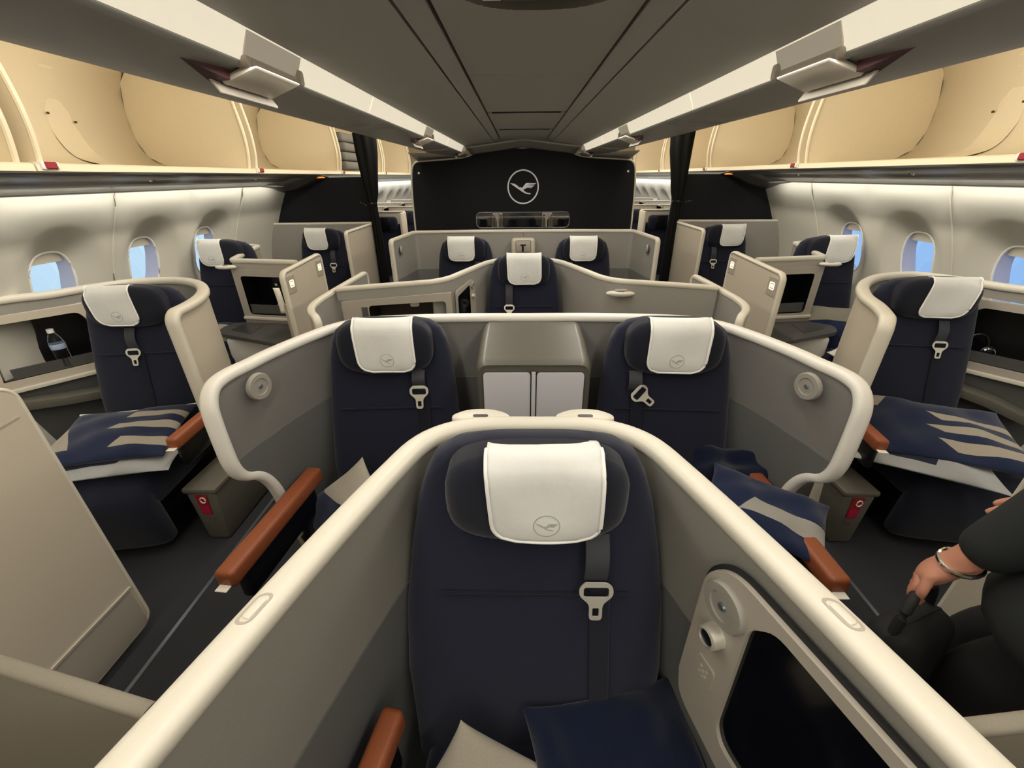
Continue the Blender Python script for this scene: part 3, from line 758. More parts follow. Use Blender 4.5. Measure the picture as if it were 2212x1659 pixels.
for s, px in ((-1, -.352), (1, .460)):
    q = MB(); q.rbox((CX+s*0.402, .372, 1.114), (.016, .034, .012), .005, 2, rot=Matrix.Rotation(s*-0.28*-1, 3, 'Z')); q.build('coat_hook', CAP, tA, world=True)
    q = MB(); q.prism(rrect(-.012, -.024, .012, .024, .01, 4), [rrect(-.008, -.020, .008, .020, .007, 4)[::-1]], lambda a, b, d: (CX+s*0.402+a+b*s*-0.28, .372+b, 1.115+d), 0, 0.002); q.build('hook_bezel', TANG, tA, world=True)
# control console on the right inner wall: local frame along the wall
P0 = Vector((CX+.302-.020, .69, 0)); P1 = Vector((CX+.49-.018, .04, 0)); Tn = (P1-P0).normalized(); Nn = Vector((Tn.y, -Tn.x, 0)).normalized()
if Nn.x > 0: Nn = -Nn
CP = lambda a, b, d: tuple(P0+Tn*(a-0.012)+Vector((0, 0, b))+Nn*(d+0.004))
out = roundpoly([(.165, .70), (.165, 1.0), (.215, 1.052), (.80, 1.058), (.80, .60), (.36, .60), (.18, .63), (.165, .70)], .04, 5)[:-1]
scr = roundpoly([(.275, .84), (.272, .985), (.31, 1.03), (.70, 1.03), (.70, .70), (.30, .67), (.278, .70), (.275, .84)], .02, 4)[:-1]
q = MB(); q.prism(out, [scr[::-1]], CP, 0.0, 0.012); cons = q.build('control_console', TANG, tA, world=True, label='warm grey console with lamp, socket and screen')
q = MB(); q.prism(roundpoly([(.158, .69), (.158, 1.003), (.21, 1.06), (.80, 1.064), (.80, .59), (.36, .59), (.175, .62), (.158, .69)], .04, 5)[:-1], None, CP, -0.004, 0.002); q.build('console_gap', GROOVE, cons, world=True)
q = MB(); q.prism(scr, None, CP, 0.0, 0.004); q.build('screen', SCREEN, cons, world=True, label='black glossy screen')
c = CP(.222, .975, .012)
disc_light(tA, c, Nn, 0.046)
q = MB(); z = Nn; x = Tn; y = z.cross(x); Rm = Matrix((x, y, z)).transposed()
q.lathe([(0.018, 0.0), (0.024, 0.0), (0.022, 0.022), (0.017, 0.024), (0.016, 0.016), (0.0, 0.016)], CP(.222, .895, .012), 24, rot=Rm); kn = q.build('headphone_socket', STEEL, cons, world=True, smooth=40, label='round steel socket')
q = MB(); q.lathe([(0.0, 0.0), (0.015, 0.0), (0.014, 0.006), (0.0, 0.006)], CP(.222, .895, .027), 16, rot=Rm); q.build('socket_grille', BLACK, cons, world=True)
q = MB(); q.prism(rrect(.200, .745, .246, .812, .008, 3), None, CP, .010, .0155); pd = q.build('button_pad', TANG, cons, world=True)
for a, b in ((.216, .792), (.230, .792), (.216, .776), (.230, .776), (.223, .784), (.223, .768)):
    q = MB(); q.prism(circle(a, b, .0032, 10), None, CP, .0155, .0168); q.build('button', STEEL, cons, world=True)
# side wings of A towards the aisles, with the low console top behind
for s in (-1, 1):
    sd = 'left' if s < 0 else 'right'
    tw = thing('side_console', 'olive grey side console at the bottom %s edge of the picture' % sd, 'console', (CX+s*0.62, 0.25, 0))
    xs = [(-.455, .272), (-.55, .292), (-.72, .328), (-.95, .38), (-1.3, .455)] if s < 0 else [(.48, .262), (.56, .270), (.70, .285), (.95, .31)]
    pts = [(x, y, 1.062) for x, y in xs]
    if s < 0: pts = pts[::-1]
    shell(tw, pts, capw=0.020, caph=0.016, thick=0.018, matin=CONSG, matout=CONSG, capmat=CONSG, captag='rounded grey rim', n=4)

# B: double suite with lower cut-outs towards the aisle
B_pts = [(0, 1.70, 1.115), (.25, 1.70, 1.115), (.5, 1.693, 1.112), (.66, 1.672, 1.11), (.765, 1.60, 1.11), (.835, 1.47, 1.11), (.89, 1.32, 1.11), (.915, 1.215, 1.11, .30), (.922, 1.195, 1.11, .52), (.926, 1.18, 1.11, .63), (.932, 1.155, 1.11, .70),
         (.938, 1.12, 1.108, .745), (.943, 1.09, 1.10, .765), (.945, 1.07, 1.085, .785), (.945, 1.055, 1.063, .815), (.944, 1.045, 1.03, .86), (.943, 1.042, .96, .94)]
B_pts = [p if len(p) == 4 else p+(0.04,) for p in B_pts]
tB = thing('suite_shell', 'wide grey double-seat shell with cream rim around the pair beside the locker', 'partition', (CX, 1.5, 0))
shell(tB, mirror(B_pts), capw=0.046, caph=0.034, zsplit=lambda x, y: 0.845, matin=GREYB2, matlow=GREYE, n=3, end0='loop', end1='loop', capmat=CAPW)
disc_light(tB, (CX-.882, 1.195, 1.045), (1, -.28, 0), .045); disc_light(tB, (CX+.882, 1.195, 1.045), (-1, -.28, 0), .045)
q = MB(); q.box((CX-0.0012, 1.683, 0.95), (CX+0.0012, 1.687, 1.10)); q.build('lining_seam', BROWN, tB, world=True)
# D: last double suite, square corners
D_pts = roundpoly([(0, 4.06, 1.197), (.5, 4.06, 1.195), (1.012, 4.06, 1.19), (1.09, 3.56, 1.18)], .05, 5)
tD = thing('suite_shell', 'square-cornered grey double shell with cream rim under the dark partition', 'partition', (CX, 3.9, 0))
shell(tD, mirror(D_pts), capw=0.040, caph=0.030, zsplit=lambda x, y: 0.86, smoothpath=False, end0='down', end1='down', r=0.03)
for s in (-1, 1): disc_light(tD, (CX+s*1.045, 3.68, 1.09), (-s, .15, 0), .035)
q = MB(); q.box((CX-0.0012, 4.043, 1.15), (CX+0.0012, 4.047, 1.185)); q.build('lining_seam', BROWN, tD, world=True)
tb = thing('folding_table_unit', 'small beige box unit with dark slot between the last centre headrests', 'box', (CX, 3.98, 0))
q = MB(); q.rbox((CX, 3.98, .92), (.215, .085, .455), .03, 3); q.build('housing', TAN, tb, world=True)
q = MB(); q.rbox((CX, 3.935, 1.08), (.14, .012, .10), .012, 2); q.build('recess', TANG, tb, world=True)
q = MB(); q.rbox((CX-.004, 3.928, 1.06), (.018, .006, .06), .002, 1); q.rbox((CX, 3.9285, 1.09), (.05, .006, .012), .002, 1); q.build('slot', BLACK, tb, world=True, label='black slot')

# C: single suite that spreads into side walls
C_half = [(0, 3.10, 1.105), (.13, 3.095, 1.105), (.205, 3.07, 1.105), (.26, 3.0, 1.105), (.31, 2.88, 1.105), (.36, 2.75, 1.105), (.41, 2.63, 1.103), (.445, 2.555, 1.10), (.49, 2.50, 1.097), (.56, 2.468, 1.092), (.70, 2.452, 1.085), (.90, 2.428, 1.076), (1.10, 2.402, 1.066)]
tC = thing('suite_shell', 'grey shell with cream rim spreading into side walls around the middle single seat', 'partition', (CX, 2.8, 0))
C_full = []
for p in mirror(C_half):
    if p[0] < CX-.53: C_full.append(p[:3]+(1.005,))
    else:
        if C_full and len(C_full[-1]) == 4 and C_full[-1][3] > 1: C_full.append((C_full[-1][0]*.96+p[0]*.04, C_full[-1][1]*.96+p[1]*.04, 1.092, .04))
        C_full.append(p[:3]+(.04,))
shell(tC, [q_ for p, p2 in zip(C_full, C_full[1:]+[None]) for q_ in ([p] if p2 is None else [tuple(a+(b-a)*f_ for a, b in zip(p[:3], p2[:3]))+(p[3],) for f_ in (0, .25, .5, .75)])], smoothpath=False, capw=0.040, caph=0.030, zsplit=None, n=4, matin=GREYF)
# left: console face with open nook, right: lamp pod
q = MB(); fr = [(-1.06, .55), (-1.06, 1.005), (-.50, 1.03), (-.50, .55)]
yfun = lambda a: 2.402+(a+1.10)*0.115-0.03
F = lambda a, b, d: (CX+a, yfun(a)-d, b)
nook = rrect(-.925, .72, -.475, .972, .02, 3); nook = [(a, b+(a+.925)*0.03) for a, b in nook]
q.prism([(-1.075, .45), (-.44, .45), (-.44, 1.035), (-1.075, 1.0)], [nook[::-1]], F, -0.012, 0.006)
cf_ = q.build('console_face', TANG, tC, world=True, label='pale grey console face')
q = MB()
nb = [(a, b) for a, b in nook]
q.loft([[F(a, b, 0.0) for a, b in nb], [(CX+a, yfun(a)+0.20, b) for a, b in nb]], 0, False, True); q.build('nook', BROWN, cf_, world=True, label='dark brown open nook')
q = MB(); q.prism(rrect(-.71, .93, -.655, .955, .012, 3), None, F, -.10, -.095); q.build('nook_label', WLABEL, cf_, world=True)
q = MB(); q.prism([(-.965, .86), (-.93, .86), (-.93, .965), (-.965, .965)], None, F, .006, .009); q.build('magazine_slot', DARKT, cf_, world=True)
pA = Vector((CX-.445, 2.545, 0)); pB = Vector((CX-.31, 2.86, 0)); tt = (pB-pA).normalized(); nn_ = Vector((tt.y, -tt.x, 0))
G = lambda a, b, d: tuple(pA+tt*a+Vector((0, 0, b))+nn_*(d+0.016))
q = MB(); q.prism(roundpoly([(0, .6), (0, 1.02), (.20, 1.055), (.235, 1.03), (.235, .6), (0, .6)], .02, 4)[:-1], None, G, 0, .012); wc = q.build('control_console', TANG, tC, world=True)
q = MB(); q.prism(roundpoly([(.01, .62), (.01, .985), (.155, 1.025), (.155, .62), (.01, .62)], .012, 3)[:-1], None, G, .012, .016); q.build('screen', SCREEN, wc, world=True, label='black screen')
disc_light(tC, G(.197, 1.015, .012), nn_, .022)
q = MB(); q.lathe([(0.0, 0.0), (0.016, 0.0), (0.014, 0.018), (0.0, 0.018)], G(.197, .945, .012), 18, rot=Matrix((tt, Vector(nn_).cross(tt), nn_)).transposed()); q.build('headphone_socket', STEEL, wc, world=True)
pod(tC, (CX+.555, 2.425, 1.03), (.165, .06, .024), -0.1)
q = MB(); q.rbox((CX+.56, 2.435, 1.047), (.07, .03, .012), .005, 2); q.build('pod_neck', TANG, tC, world=True)
for s in (-1, 1):
    sd = 'left' if s < 0 else 'right'
    t = thing('aisle_wing', 'curved grey aisle wing with cream rim closing the %s side of the middle suite' % sd, 'partition', (CX+s*1.12, 2.4, 0))
    pts = [(1.118, 2.95 if s < 0 else 2.80, 1.05), (1.125, 2.6, 1.05), (1.128, 2.35, 1.05), (1.125, 2.2, 1.05), (1.105, 2.08, 1.05), (1.06, 1.98, 1.05), (1.0, 1.90, 1.05)]
    pts = [(CX+s*p[0],)+p[1:] for p in pts]
    if s < 0: pts = pts[::-1]
    e = dict(end1='down', end0='down')
    shell(t, pts, capw=0.038, caph=0.030, n=5, r=0.035, matin=GREYF, matout=TAN, **e)

# locker between the B seats (foot well of the middle seat)
t = thing('locker', 'olive grey locker with two pale doors between the paired seats', 'cabinet', (CX, 1.5, 0))
secs = []
q = MB()
def lk(z, w0, y0, y1, r_): return [(CX+.018+x, (y0+y1)/2+y, z) for x, y in superell(0, 40, w0, (y1-y0)/2, 7)]
def lkp(x0, z0, w_, r_):   # front profile ring at given y
    return rrect(-w_, 0.04, w_, z0, r_, 6)
rings = []
for y, zt, hw_ in ((1.412, 1.015, .196), (1.405, 1.026, .205), (1.412, 1.036, .212), (1.43, 1.043, .214), (1.55, 1.078, .210), (1.63, 1.10, .206), (1.668, 1.106, .204), (1.674, 1.10, .198)):
    rings.append([(CX+.018+a, y, b) for a, b in rrect(-hw_, .04, hw_, zt, .035, 6)])
q.loft(rings); lock = q.build('shroud', OLIVE, t, world=True, smooth=50)
for a, b in ((-.188, -.012), (.012, .188)):
    q = MB(); o_ = roundpoly([(a, .3), (a, .995), (b, .995), (b, .3), (a, .3)], .0, 1)
    o_ = rrect(a, .25, b, .995, .012, 4)
    q.prism(o_, None, lambda x, z, d: (CX+.018+x, 1.408-d, z), 0.0, .006); q.build('door', DOORG, t, world=True, label='pale grey locker door')
q = MB(); q.box((CX+.018-.0075, 1.398, .25), (CX+.018+.0075, 1.407, .998)); q.build('centre_strip', DOORG, t, world=True)
for s in (-1, 1):
    q = MB(); q.box((CX+.018+s*.0098-.0018, 1.3995, .25), (CX+.018+s*.0098+.0018, 1.4065, .997)); q.build('door_gap', BLACK, t, world=True)

# window suites: FL and FR shells
for s in (-1, 1):
    sd = 'left' if s < 0 else 'right'
    t = thing('suite_shell', 'curved suite shell with thick cream rim around the near %s window-side seat' % sd, 'partition', (CX+s*2.0, 2.3, 0))
    if s < 0:
        base = [(-2.655, 1.80, 1.118), (-2.60, 2.02, 1.112), (-2.52, 2.17, 1.10), (-2.44, 2.32, 1.10), (-2.31, 2.46, 1.10), (-2.10, 2.505, 1.10), (-1.90, 2.42, 1.10), (-1.75, 2.27, 1.10), (-1.655, 2.11, 1.10), (-1.605, 1.96, 1.10), (-1.58, 1.80, 1.10)]
    else:
        base = [(1.525, 1.68, 1.10), (1.585, 1.78, 1.10), (1.645, 1.90, 1.10), (1.71, 2.06, 1.10), (1.84, 2.26, 1.10), (2.0, 2.42, 1.10), (2.16, 2.52, 1.10), (2.37, 2.56, 1.10), (2.50, 2.42, 1.10), (2.585, 2.24, 1.10), (2.66, 2.04, 1.112), (2.70, 1.84, 1.118)]
    base = [p+((1.035,) if abs(p[0]-CX) > (2.27 if s < 0 else 2.28) else (.04,)) for p in base]
    shell(t, base, capw=0.058, caph=0.040, n=4, end1='down' if s < 0 else None, end0='down' if s > 0 else None, r=0.05)
    # console with nook on the window side, facing forward and inward
    if s < 0: a_, b_ = Vector((-2.66, 1.86, 0)), Vector((-2.30, 2.30, 0))
    else: a_, b_ = Vector((2.33, 2.36, 0)), Vector((2.70, 1.86, 0))
    tt = (b_-a_).normalized(); nn_ = Vector((tt.y, -tt.x, 0))
    if nn_.y > 0: nn_ = -nn_
    Lw = (b_-a_).length
    G = lambda a, b, d: tuple(a_+tt*a+Vector((0, 0, b))+nn_*d)
    nook = roundpoly([(.02, .72), (.05, 1.01), (.40, 1.01), (.52, .72), (.02, .72)], .025, 4)[:-1] if s < 0 else roundpoly([(.12, .72), (.20, 1.01), (.58, 1.01), (.60, .72), (.12, .72)], .03, 4)[:-1]
    q = MB(); q.prism([(-.06, .66), (Lw+.02, .66), (Lw+.02, 1.05), (-.06, 1.05)], [nook[::-1]], G, 0, .02)
    cf_ = q.build('console_face', TANG if s > 0 else TAN, t, world=True, label='beige console face with open nook')
    q = MB(); q.loft([[G(a, b, .01) for a, b in nook], [G(a*0.9+.03, b, -.16) for a, b in nook]], 0, False, True); q.build('nook', BLACK, cf_, world=True, label='black open nook')
    q = MB(); q.prism([(.06, .715), (Lw-.03, .715), (Lw-.03, .775), (.06, .775)], None, G, -.01, -.002); q.build('nook_fence', DARKT, cf_, world=True)
    q = MB(); q.sweep([G(-.06+(Lw+.08)*i/8, .668, .022) for i in range(9)], [tuple(nn_)]*9, superell(0, 10, .012, .012, 3)); q.build('console_rim', CAP, t, world=True)
    q = MB(); q.prism([(-.06, .05), (Lw+.02, .05), (Lw+.02, .652), (-.06, .652)], None, G, -.02, .0); q.build('lower_console', DARKT, t, world=True)
    q = MB(); q.sweep([G(.02, .60, .03), G(.2, .575, .06), G(.4, .55, .06), G(.55, .50, .03)], [tuple(nn_)]*4, superell(0, 12, .05, .03, 4)); q.build('inner_armrest', OLIVE, t, world=True)
    if s < 0:
        q = MB(); q.prism([(-.03, .71), (.12, .71), (.02, 1.0), (-.04, 1.0)], None, G, .002, .004)

# far window suites against the sidewall: L1 and R1
for s in (-1, 1):
    sd = 'left' if s < 0 else 'right'; d = CX if s > 0 else -CX
    X = lambda x: CX+s*x
    t = thing('suite_shell', 'angled beige shell around the far %s sidewall seat with open black nook' % sd, 'partition', (X(2.1), 3.3, 0))
    pts = [(2.70, 3.90, 1.10), (2.45, 3.90, 1.10), (2.385, 3.87, 1.10), (2.30, 3.55, 1.10), (2.21, 3.24, 1.10), (2.185, 3.17, 1.10), (2.12, 3.16, 1.10), (1.9, 3.12, 1.10), (1.66, 3.08, 1.10)]
    pts = [(X(p[0]),)+p[1:] for p in roundpoly(pts, .03, 3)]
    if s > 0: pts = pts[::-1]
    pts = [tuple(p)+((1.03,) if abs(p[0]-CX) < 2.17 else (.04,)) for p in pts]
    shell(t, pts, capw=0.045, caph=0.034, smoothpath=False, matin=TANG, matout=TANG, inner=-1)
    F = lambda a, b, dd: (X(a), 3.155-(2.15-a)*0.16-0.016-dd, b)
    sg = 1 if s > 0 else -1
    hole = rrect(1.69, .70, 2.13, .995, .02, 3)
    q = MB(); q.prism([(1.64, .55), (2.19, .55), (2.19, 1.045), (1.64, 1.045)], [hole[::-1]], F, 0, .014); cf_ = q.build('console_face', TANG, t, world=True, label='grey console face')
    q = MB(); q.loft([[F(a, b, .012) for a, b in hole], [F(a, b, -.16) for a, b in hole]], 0, False, True); q.build('nook', BLACK, cf_, world=True, label='black open nook')
    q = MB(); q.prism([(1.70, .705), (2.125, .705), (2.125, .775), (1.70, .775)], None, F, -.01, -.002); q.build('nook_fence', DARKT, cf_, world=True)
    q = MB(); q.sweep([F(1.64+.55*i/6, .672, .018) for i in range(7)], [(0, -1, 0)]*7, superell(0, 10, .012, .012, 3)); q.build('console_rim', CAP, t, world=True)
    for a, b, c_ in ((1.76, .93, .022), (1.95, .90, .012)):
        q = MB(); q.prism(rrect(a-c_, b-.010, a+c_, b+.010, .008, 3), None, F, -.152, -.146); q.build('nook_label', WLABEL, cf_, world=True, label='small white label')
    pod(t, (X(2.20), 3.10, 1.065), (.155, .075, .022))
    # table leaf below the nook
    tb = thing('side_table', 'dark grey table leaf under the black nook on the far %s side' % sd, 'table', (X(1.95), 2.98, 0))
    q = MB(); q.prism(roundpoly([(1.64, 2.62), (1.66, 3.06), (2.24, 3.12), (2.30, 3.0), (2.24, 2.86), (1.64, 2.62)], .06, 5)[:-1], None, lambda a, b, dd: (X(a), b, .612+dd), 0, .026); q.build('top', DARKT, tb, world=True)
    q = MB(); q.prism(roundpoly([(1.98, 2.83), (2.0, 3.03), (2.17, 3.06), (2.19, 2.93), (1.98, 2.83)], .02, 3)[:-1], None, lambda a, b, dd: (X(a), b, .638+dd), 0, .002); q.build('inlay', PSUD, tb, world=True)
    q = MB(); q.rbox((X(1.95), 2.95, .31), (.46, .26, .60), .03, 3); q.build('pedestal', WHITE, tb, world=True, label='white pedestal')
    # aisle panel with lit seat signs
    t = thing('privacy_screen', 'tall beige aisle panel with two lit seat signs on the far %s side' % sd, 'screen', (X(1.585), 3.1, 0))
    def aisle_panel(t, x, y0, y1, z1, z0=.05, sl=0.0, signs=True):
        o_ = rrect(y0, z0, y1, z1, .045, 6)
        o_ = [(a, b-(0.03*(y1-a)/(y1-y0) if b > 0.8 else 0)) for a, b in o_]
        q = MB(); q.prism(o_, None, lambda a, b, dd: (X(x)+s*dd, a, b), -.014, .014); p_ = q.build('panel', TAN, t, world=True)
        q = MB(); rim = [(X(x), a, b) for a, b in o_]; q.sweep(rim, [(1, 0, 0)]*len(rim), superell(0, 10, .019, .012, 3), closed=True); q.build('rim', CAP, t, world=True, smooth=60, label='cream rim')
        if signs:
            for yy in (y0+.07, y1-.065):
                zz = z1-.085-(0.03*(y1-yy)/(y1-y0))
                q = MB(); q.rbox((X(x)-s*.0155, yy, zz-.005), (.004, .10, .115), .001, 1); q.build('sign_plate', TANG, t, world=True)
                q = MB(); q.prism(rrect(yy-.027, zz-.024, yy+.027, zz+.024, .008, 3), [rrect(yy-.020, zz-.017, yy+.020, zz+.017, .004, 3)[::-1]], lambda a, b, dd: (X(x)-s*(.0178+dd), a, b), 0, .0015); sg_ = q.build('seat_sign', LAMPW, t, world=True, label='lit cream seat sign')
                q = MB(); q.prism(rrect(yy-.014, zz-.011, yy+.014, zz+.011, .003, 2), [rrect(yy-.010, zz-.004, yy-.002, zz+.004, .001, 1)[::-1], rrect(yy+.001, zz-.006, yy+.010, zz-.001, .001, 1)[::-1]], lambda a, b, dd: (X(x)-s*(.0178+dd), a, b), 0, .0012); q.build('seat_glyph', LAMPW, sg_, world=True)
    aisle_panel(t, 1.585, 2.72 if s < 0 else 2.60, 3.30, 1.125)
    q = MB(); q.rbox((X(1.63), 2.80, .66), (.035, .09, .44), .01, 2); q.build('handset_holder', TANG, t, world=True)
    # last suites
    t = thing('suite_shell', 'square grey shell with cream rim around the last %s window-side seat' % sd, 'partition', (X(2.1), 4.5, 0))
    pts = [(2.755, 4.58, 1.222), (2.2, 4.58, 1.222), (1.535, 4.58, 1.225), (1.585, 3.90, 1.21)]
    pts = [(X(p[0]),)+p[1:] for p in roundpoly(pts, .02, 3)]
    if s > 0: pts = pts[::-1]
    shell(t, pts, capw=0.034, caph=0.026, smoothpath=False, r=.03, matin=GREYF, end1='down' if s < 0 else None, end0='down' if s > 0 else None)
    q = MB(); q.sweep([(X(2.745), 4.56, z) for z in (1.21, 1.0, .8, .5)], [(1, 0, 0)]*4, superell(0, 8, .014, .012, 3)); q.build('edge_trim', CAP, t, world=True)
# near-left aisle panel
s = -1; X = lambda x: x
t = thing('privacy_screen', 'large plain beige aisle panel at the left edge with a stepped kick plate', 'screen', (-1.5, 0.7, 0))
o_ = rrect(-.30, .05, 1.075, 1.112, .05, 6)
o_ = [(a, b) for a, b in o_]
q = MB(); q.prism(o_, None, lambda a, b, d: (-1.5-d, a, b), 0, .03); q.build('panel', TAN, t, world=True)
q = MB(); q.sweep([(-1.515, a, b) for a, b in o_], [(1, 0, 0)]*len(o_), superell(0, 10, .017, .008, 3), closed=True); q.build('rim', CAP, t, world=True, smooth=60, label='cream rim')
q = MB(); q.prism([(-.28, .245), (-.28, .257), (1.062, .249), (1.062, .240)], None, lambda a, b, d: (-1.5+d, a, b), -.001, .006); q.build('step_edge', STEEL, t, world=True, label='thin bright metal step edge')
q = MB(); q.prism([(-.28, .056), (-.28, .242), (1.055, .237), (1.055, .056)], None, lambda a, b, d: (-1.5+d, a, b), -.001, .003); q.build('kick_plate', TANG, t, world=True)
q = MB(); q.prism([(.90, 1.0), (.90, 1.004), (1.05, 1.018), (1.05, 1.014)], None, lambda a, b, d: (-1.5+d, a, b), 0, .002); q.build('sign_plate', TANG, t, world=True)
q = MB(); q.prism(circle(.965, 1.055, .026, 24), [circle(.965, 1.055, .022, 24)[::-1]], lambda a, b, d: (-1.5+d, a, b), 0, .002); q.build('seat_sign', CAP, t, world=True)
# right counterpart, mostly outside the frame
t = thing('privacy_screen', 'plain beige aisle panel cut by the right edge of the picture', 'screen', (1.57, 0.7, 0))
q = MB(); q.prism(rrect(-.30, .05, 1.06, 1.11, .05, 6), None, lambda a, b, d: (1.585+d, a, b), 0, .03); q.build('panel', TAN, t, world=True)
q = MB(); r_ = rrect(-.30, .05, 1.06, 1.11, .05, 6); q.sweep([(1.60, a, b) for a, b in r_], [(1, 0, 0)]*len(r_), superell(0, 10, .017, .008, 3), closed=True); q.build('rim', CAP, t, world=True, smooth=60, label='cream rim')

# ------------------------------------------------------------------ cabin divider with the crane emblem
t = thing('cabin_partition', 'tall black cabin partition with silver crane emblem in a ring', 'partition', (CX, 4.6, 0))
half = [(0.0, 1.893), (.335, 1.903), (.43, 1.868), (.50, 1.838), (.575, 1.818), (.68, 1.806), (.85, 1.795), (1.00, 1.786), (1.045, 1.778), (1.075, 1.755), (1.092, 1.72), (1.105, 1.64), (1.115, 1.5), (1.12, 1.17), (1.12, .04)]
ol = [(-a, b) for a, b in half[:0:-1]]+half
win = rrect(-.478, 1.168, .478, 1.318, .045, 6)
W2 = lambda a, b, d: (CX+a, 4.6+d, b)
q = MB(); q.prism(ol[::-1], [win], W2, 0, .03); q.build('board', DIVID, t, world=True)
edge = catmull([(a, b) for a, b in ol], 2)
q = MB(); q.sweep([(CX+a, 4.608, b) for a, b in edge], [(0, 1, 0)]*len(edge), superell(0, 10, .020, .009, 3)); q.build('edge_trim', CAP, t, world=True, smooth=60, label='cream edge trim')
q = MB(); q.sweep([(CX+a, 4.600, b) for a, b in win], [(0, 1, 0)]*len(win), superell(0, 8, .010, .005, 3), closed=True); q.build('window_frame', ALU, t, world=True, smooth=60, label='thin silver window frame')
q = MB(); q.box((CX-.474, 4.596, 1.270), (CX+.474, 4.606, 1.276)); q.build('window_bar', ALU, t, world=True)
q = MB(); q.prism(win, None, W2, .012, .016); q.build('window_pane', PANE, t, world=True, fix=False)
L_ = lambda a, b, d: (CX+.002+a*.157, 4.599-d, 1.551+b*.157)
q = MB(); q.prism(circle(0, 0, 1, 56), [circle(0, 0, .915, 56)[::-1]], L_, 0, .004); q.build('emblem_ring', LOGO, t, world=True, label='silver emblem ring')
q = MB(); q.prism(BIRD[::-1], None, L_, 0, .004); q.build('emblem_crane', LOGO, t, world=True, label='silver flying crane')
for a in (-1.03, 1.03):
    q = MB(); q.lathe([(0, 0), (.011, 0), (.008, .006), (0, .006)], (CX+a, 4.599, 1.682), 14, rot=Matrix.Rotation(math.radians(90), 3, 'X')); q.build('screw', LOGO, t, world=True)
# fairings between raised doors and partition
for s in (-1, 1):
    q = MB(); rows = []
    for i in range(7):
        f = i/6; rows.append([(CX+s*(.53+(1.0-.53)*f), 4.10+.02*f, 1.838-.012*math.sin(f*3.1)), (CX+s*(.56+(1.03-.56)*f), 4.59, 1.822-.028*f)])
    q.grid(rows); o = q.build('ceiling_side_fairing', CEIL, ceiling, solid=.01, smooth=60); o['kind'] = 'structure'
# side dividers behind the last window suites
for s in (-1, 1):
    sd = 'left' if s < 0 else 'right'
    t = thing('side_divider', 'matt black %s-hand divider panel under the service channel' % sd, 'partition', (CX+s*2.1, 4.68, 0))
    arc = [(1.53, 1.655), (1.80, 1.652), (2.0, 1.648), (2.06, 1.63), (2.15, 1.595), (2.25, 1.555), (2.36, 1.527), (2.48, 1.512), (2.585, 1.512)]
    arc = catmull(arc, 3)
    ol = arc+[(2.66, 1.40), (2.72, 1.19), (2.72, .05), (1.53, .05)]
    ol = [(s*a, b) for a, b in ol]
    if s > 0: pass
    else: ol = ol[::-1]
    q = MB(); q.prism(ol, None, lambda a, b, d: (CX+a, 4.66+d, b), 0, .025); q.build('board', DIVID, t, world=True)
    ed = [(2.585, 1.515), (2.655, 1.38), (2.705, 1.19), (2.71, .9)]
    q = MB(); q.sweep([(CX+s*a, 4.655, b) for a, b in ed], [(0, 1, 0)]*4, superell(0, 8, .012, .014, 3)); q.build('edge_trim', CAP, t, world=True, smooth=60, label='cream edge trim')
    q = MB(); q.box((CX+s*1.522, 4.64, .05), (CX+s*1.535, 4.70, 1.65)); q.build('end_trim', ALU, t, world=True)
    q = MB(); rows = []
    for a, b in arc[5:]:
        zz = 1.682-(a-1.945)*0.205
        rows.append([(CX+s*a, 4.22, zz-.004), (CX+s*a, 4.42, (zz+b)/2+.012), (CX+s*a, 4.58, b+.012), (CX+s*a, 4.66, b)])
    q.grid(rows); q.build('curved_fairing', PSU, t, world=True, solid=.006, smooth=60, label='curved grey fairing')
    q = MB(); q.rbox((CX+s*2.03, 4.60, 1.652), (.10, .05, .012), .004, 2); q.build('amber_light', GLOW, t, world=True, label='small amber light')
# curtains tied back at both aisles
def curtain(s, prof, lab):
    t = thing('curtain', lab, 'curtain', (CX+s*1.5, 4.5, 0))
    rings = []; K = 44
    for z, x0, x1, dp in prof:
        ring = []
        for q_ in range(K):
            a = 2*math.pi*q_/K; k = 1+0.16*math.sin(7*a+z*2.0)
            ring.append(((x0+x1)/2+(x1-x0)/2*math.cos(a)*k, 4.50+dp*math.sin(a)*k, z))
        rings.append(ring)
    q = MB(); q.loft(rings); q.build('cloth', CURT, t, world=True, smooth=60)
    z, x0, x1, dp = prof[4]
    q = MB(); q.lathe([(1.06, -.012), (1.14, 0), (1.06, .012)], (0, 0, 0), 28); q.v = [((x0+x1)/2+(x1-x0)/2*x, 4.50+dp*y, z+zz) for x, y, zz in q.v]; q.build('tie_band', BLACK, t, world=True)
    for i in range(3):
        xx = (x0-.015-.022*i) if s < 0 else (x1+.03+.022*i)
        q = MB(); q.lathe([(0, -.006), (.005, -.004), (.006, .003), (0, .006)], (xx, 4.44, z+(.012*i-.01 if s < 0 else .004*i)), 10); q.build('tie_stud', CHROME, t, world=True)
curtain(-1, [(2.02, -1.545, -1.355, .10), (1.85, -1.54, -1.36, .09), (1.65, -1.525, -1.385, .075), (1.5, -1.505, -1.40, .06), (1.415, -1.50, -1.425, .045), (1.33, -1.495, -1.425, .05), (1.1, -1.49, -1.415, .06), (.8, -1.49, -1.41, .07), (.03, -1.49, -1.40, .08)], 'black curtain gathered and tied beside the left aisle')
curtain(1, [(2.02, 1.405, 1.605, .10), (1.85, 1.42, 1.60, .09), (1.65, 1.46, 1.60, .075), (1.5, 1.485, 1.595, .06), (1.415, 1.51, 1.59, .045), (1.33, 1.505, 1.585, .05), (1.1, 1.50, 1.58, .06), (.8, 1.50, 1.58, .07), (.03, 1.50, 1.60, .08)], 'black curtain gathered and tied beside the right aisle')

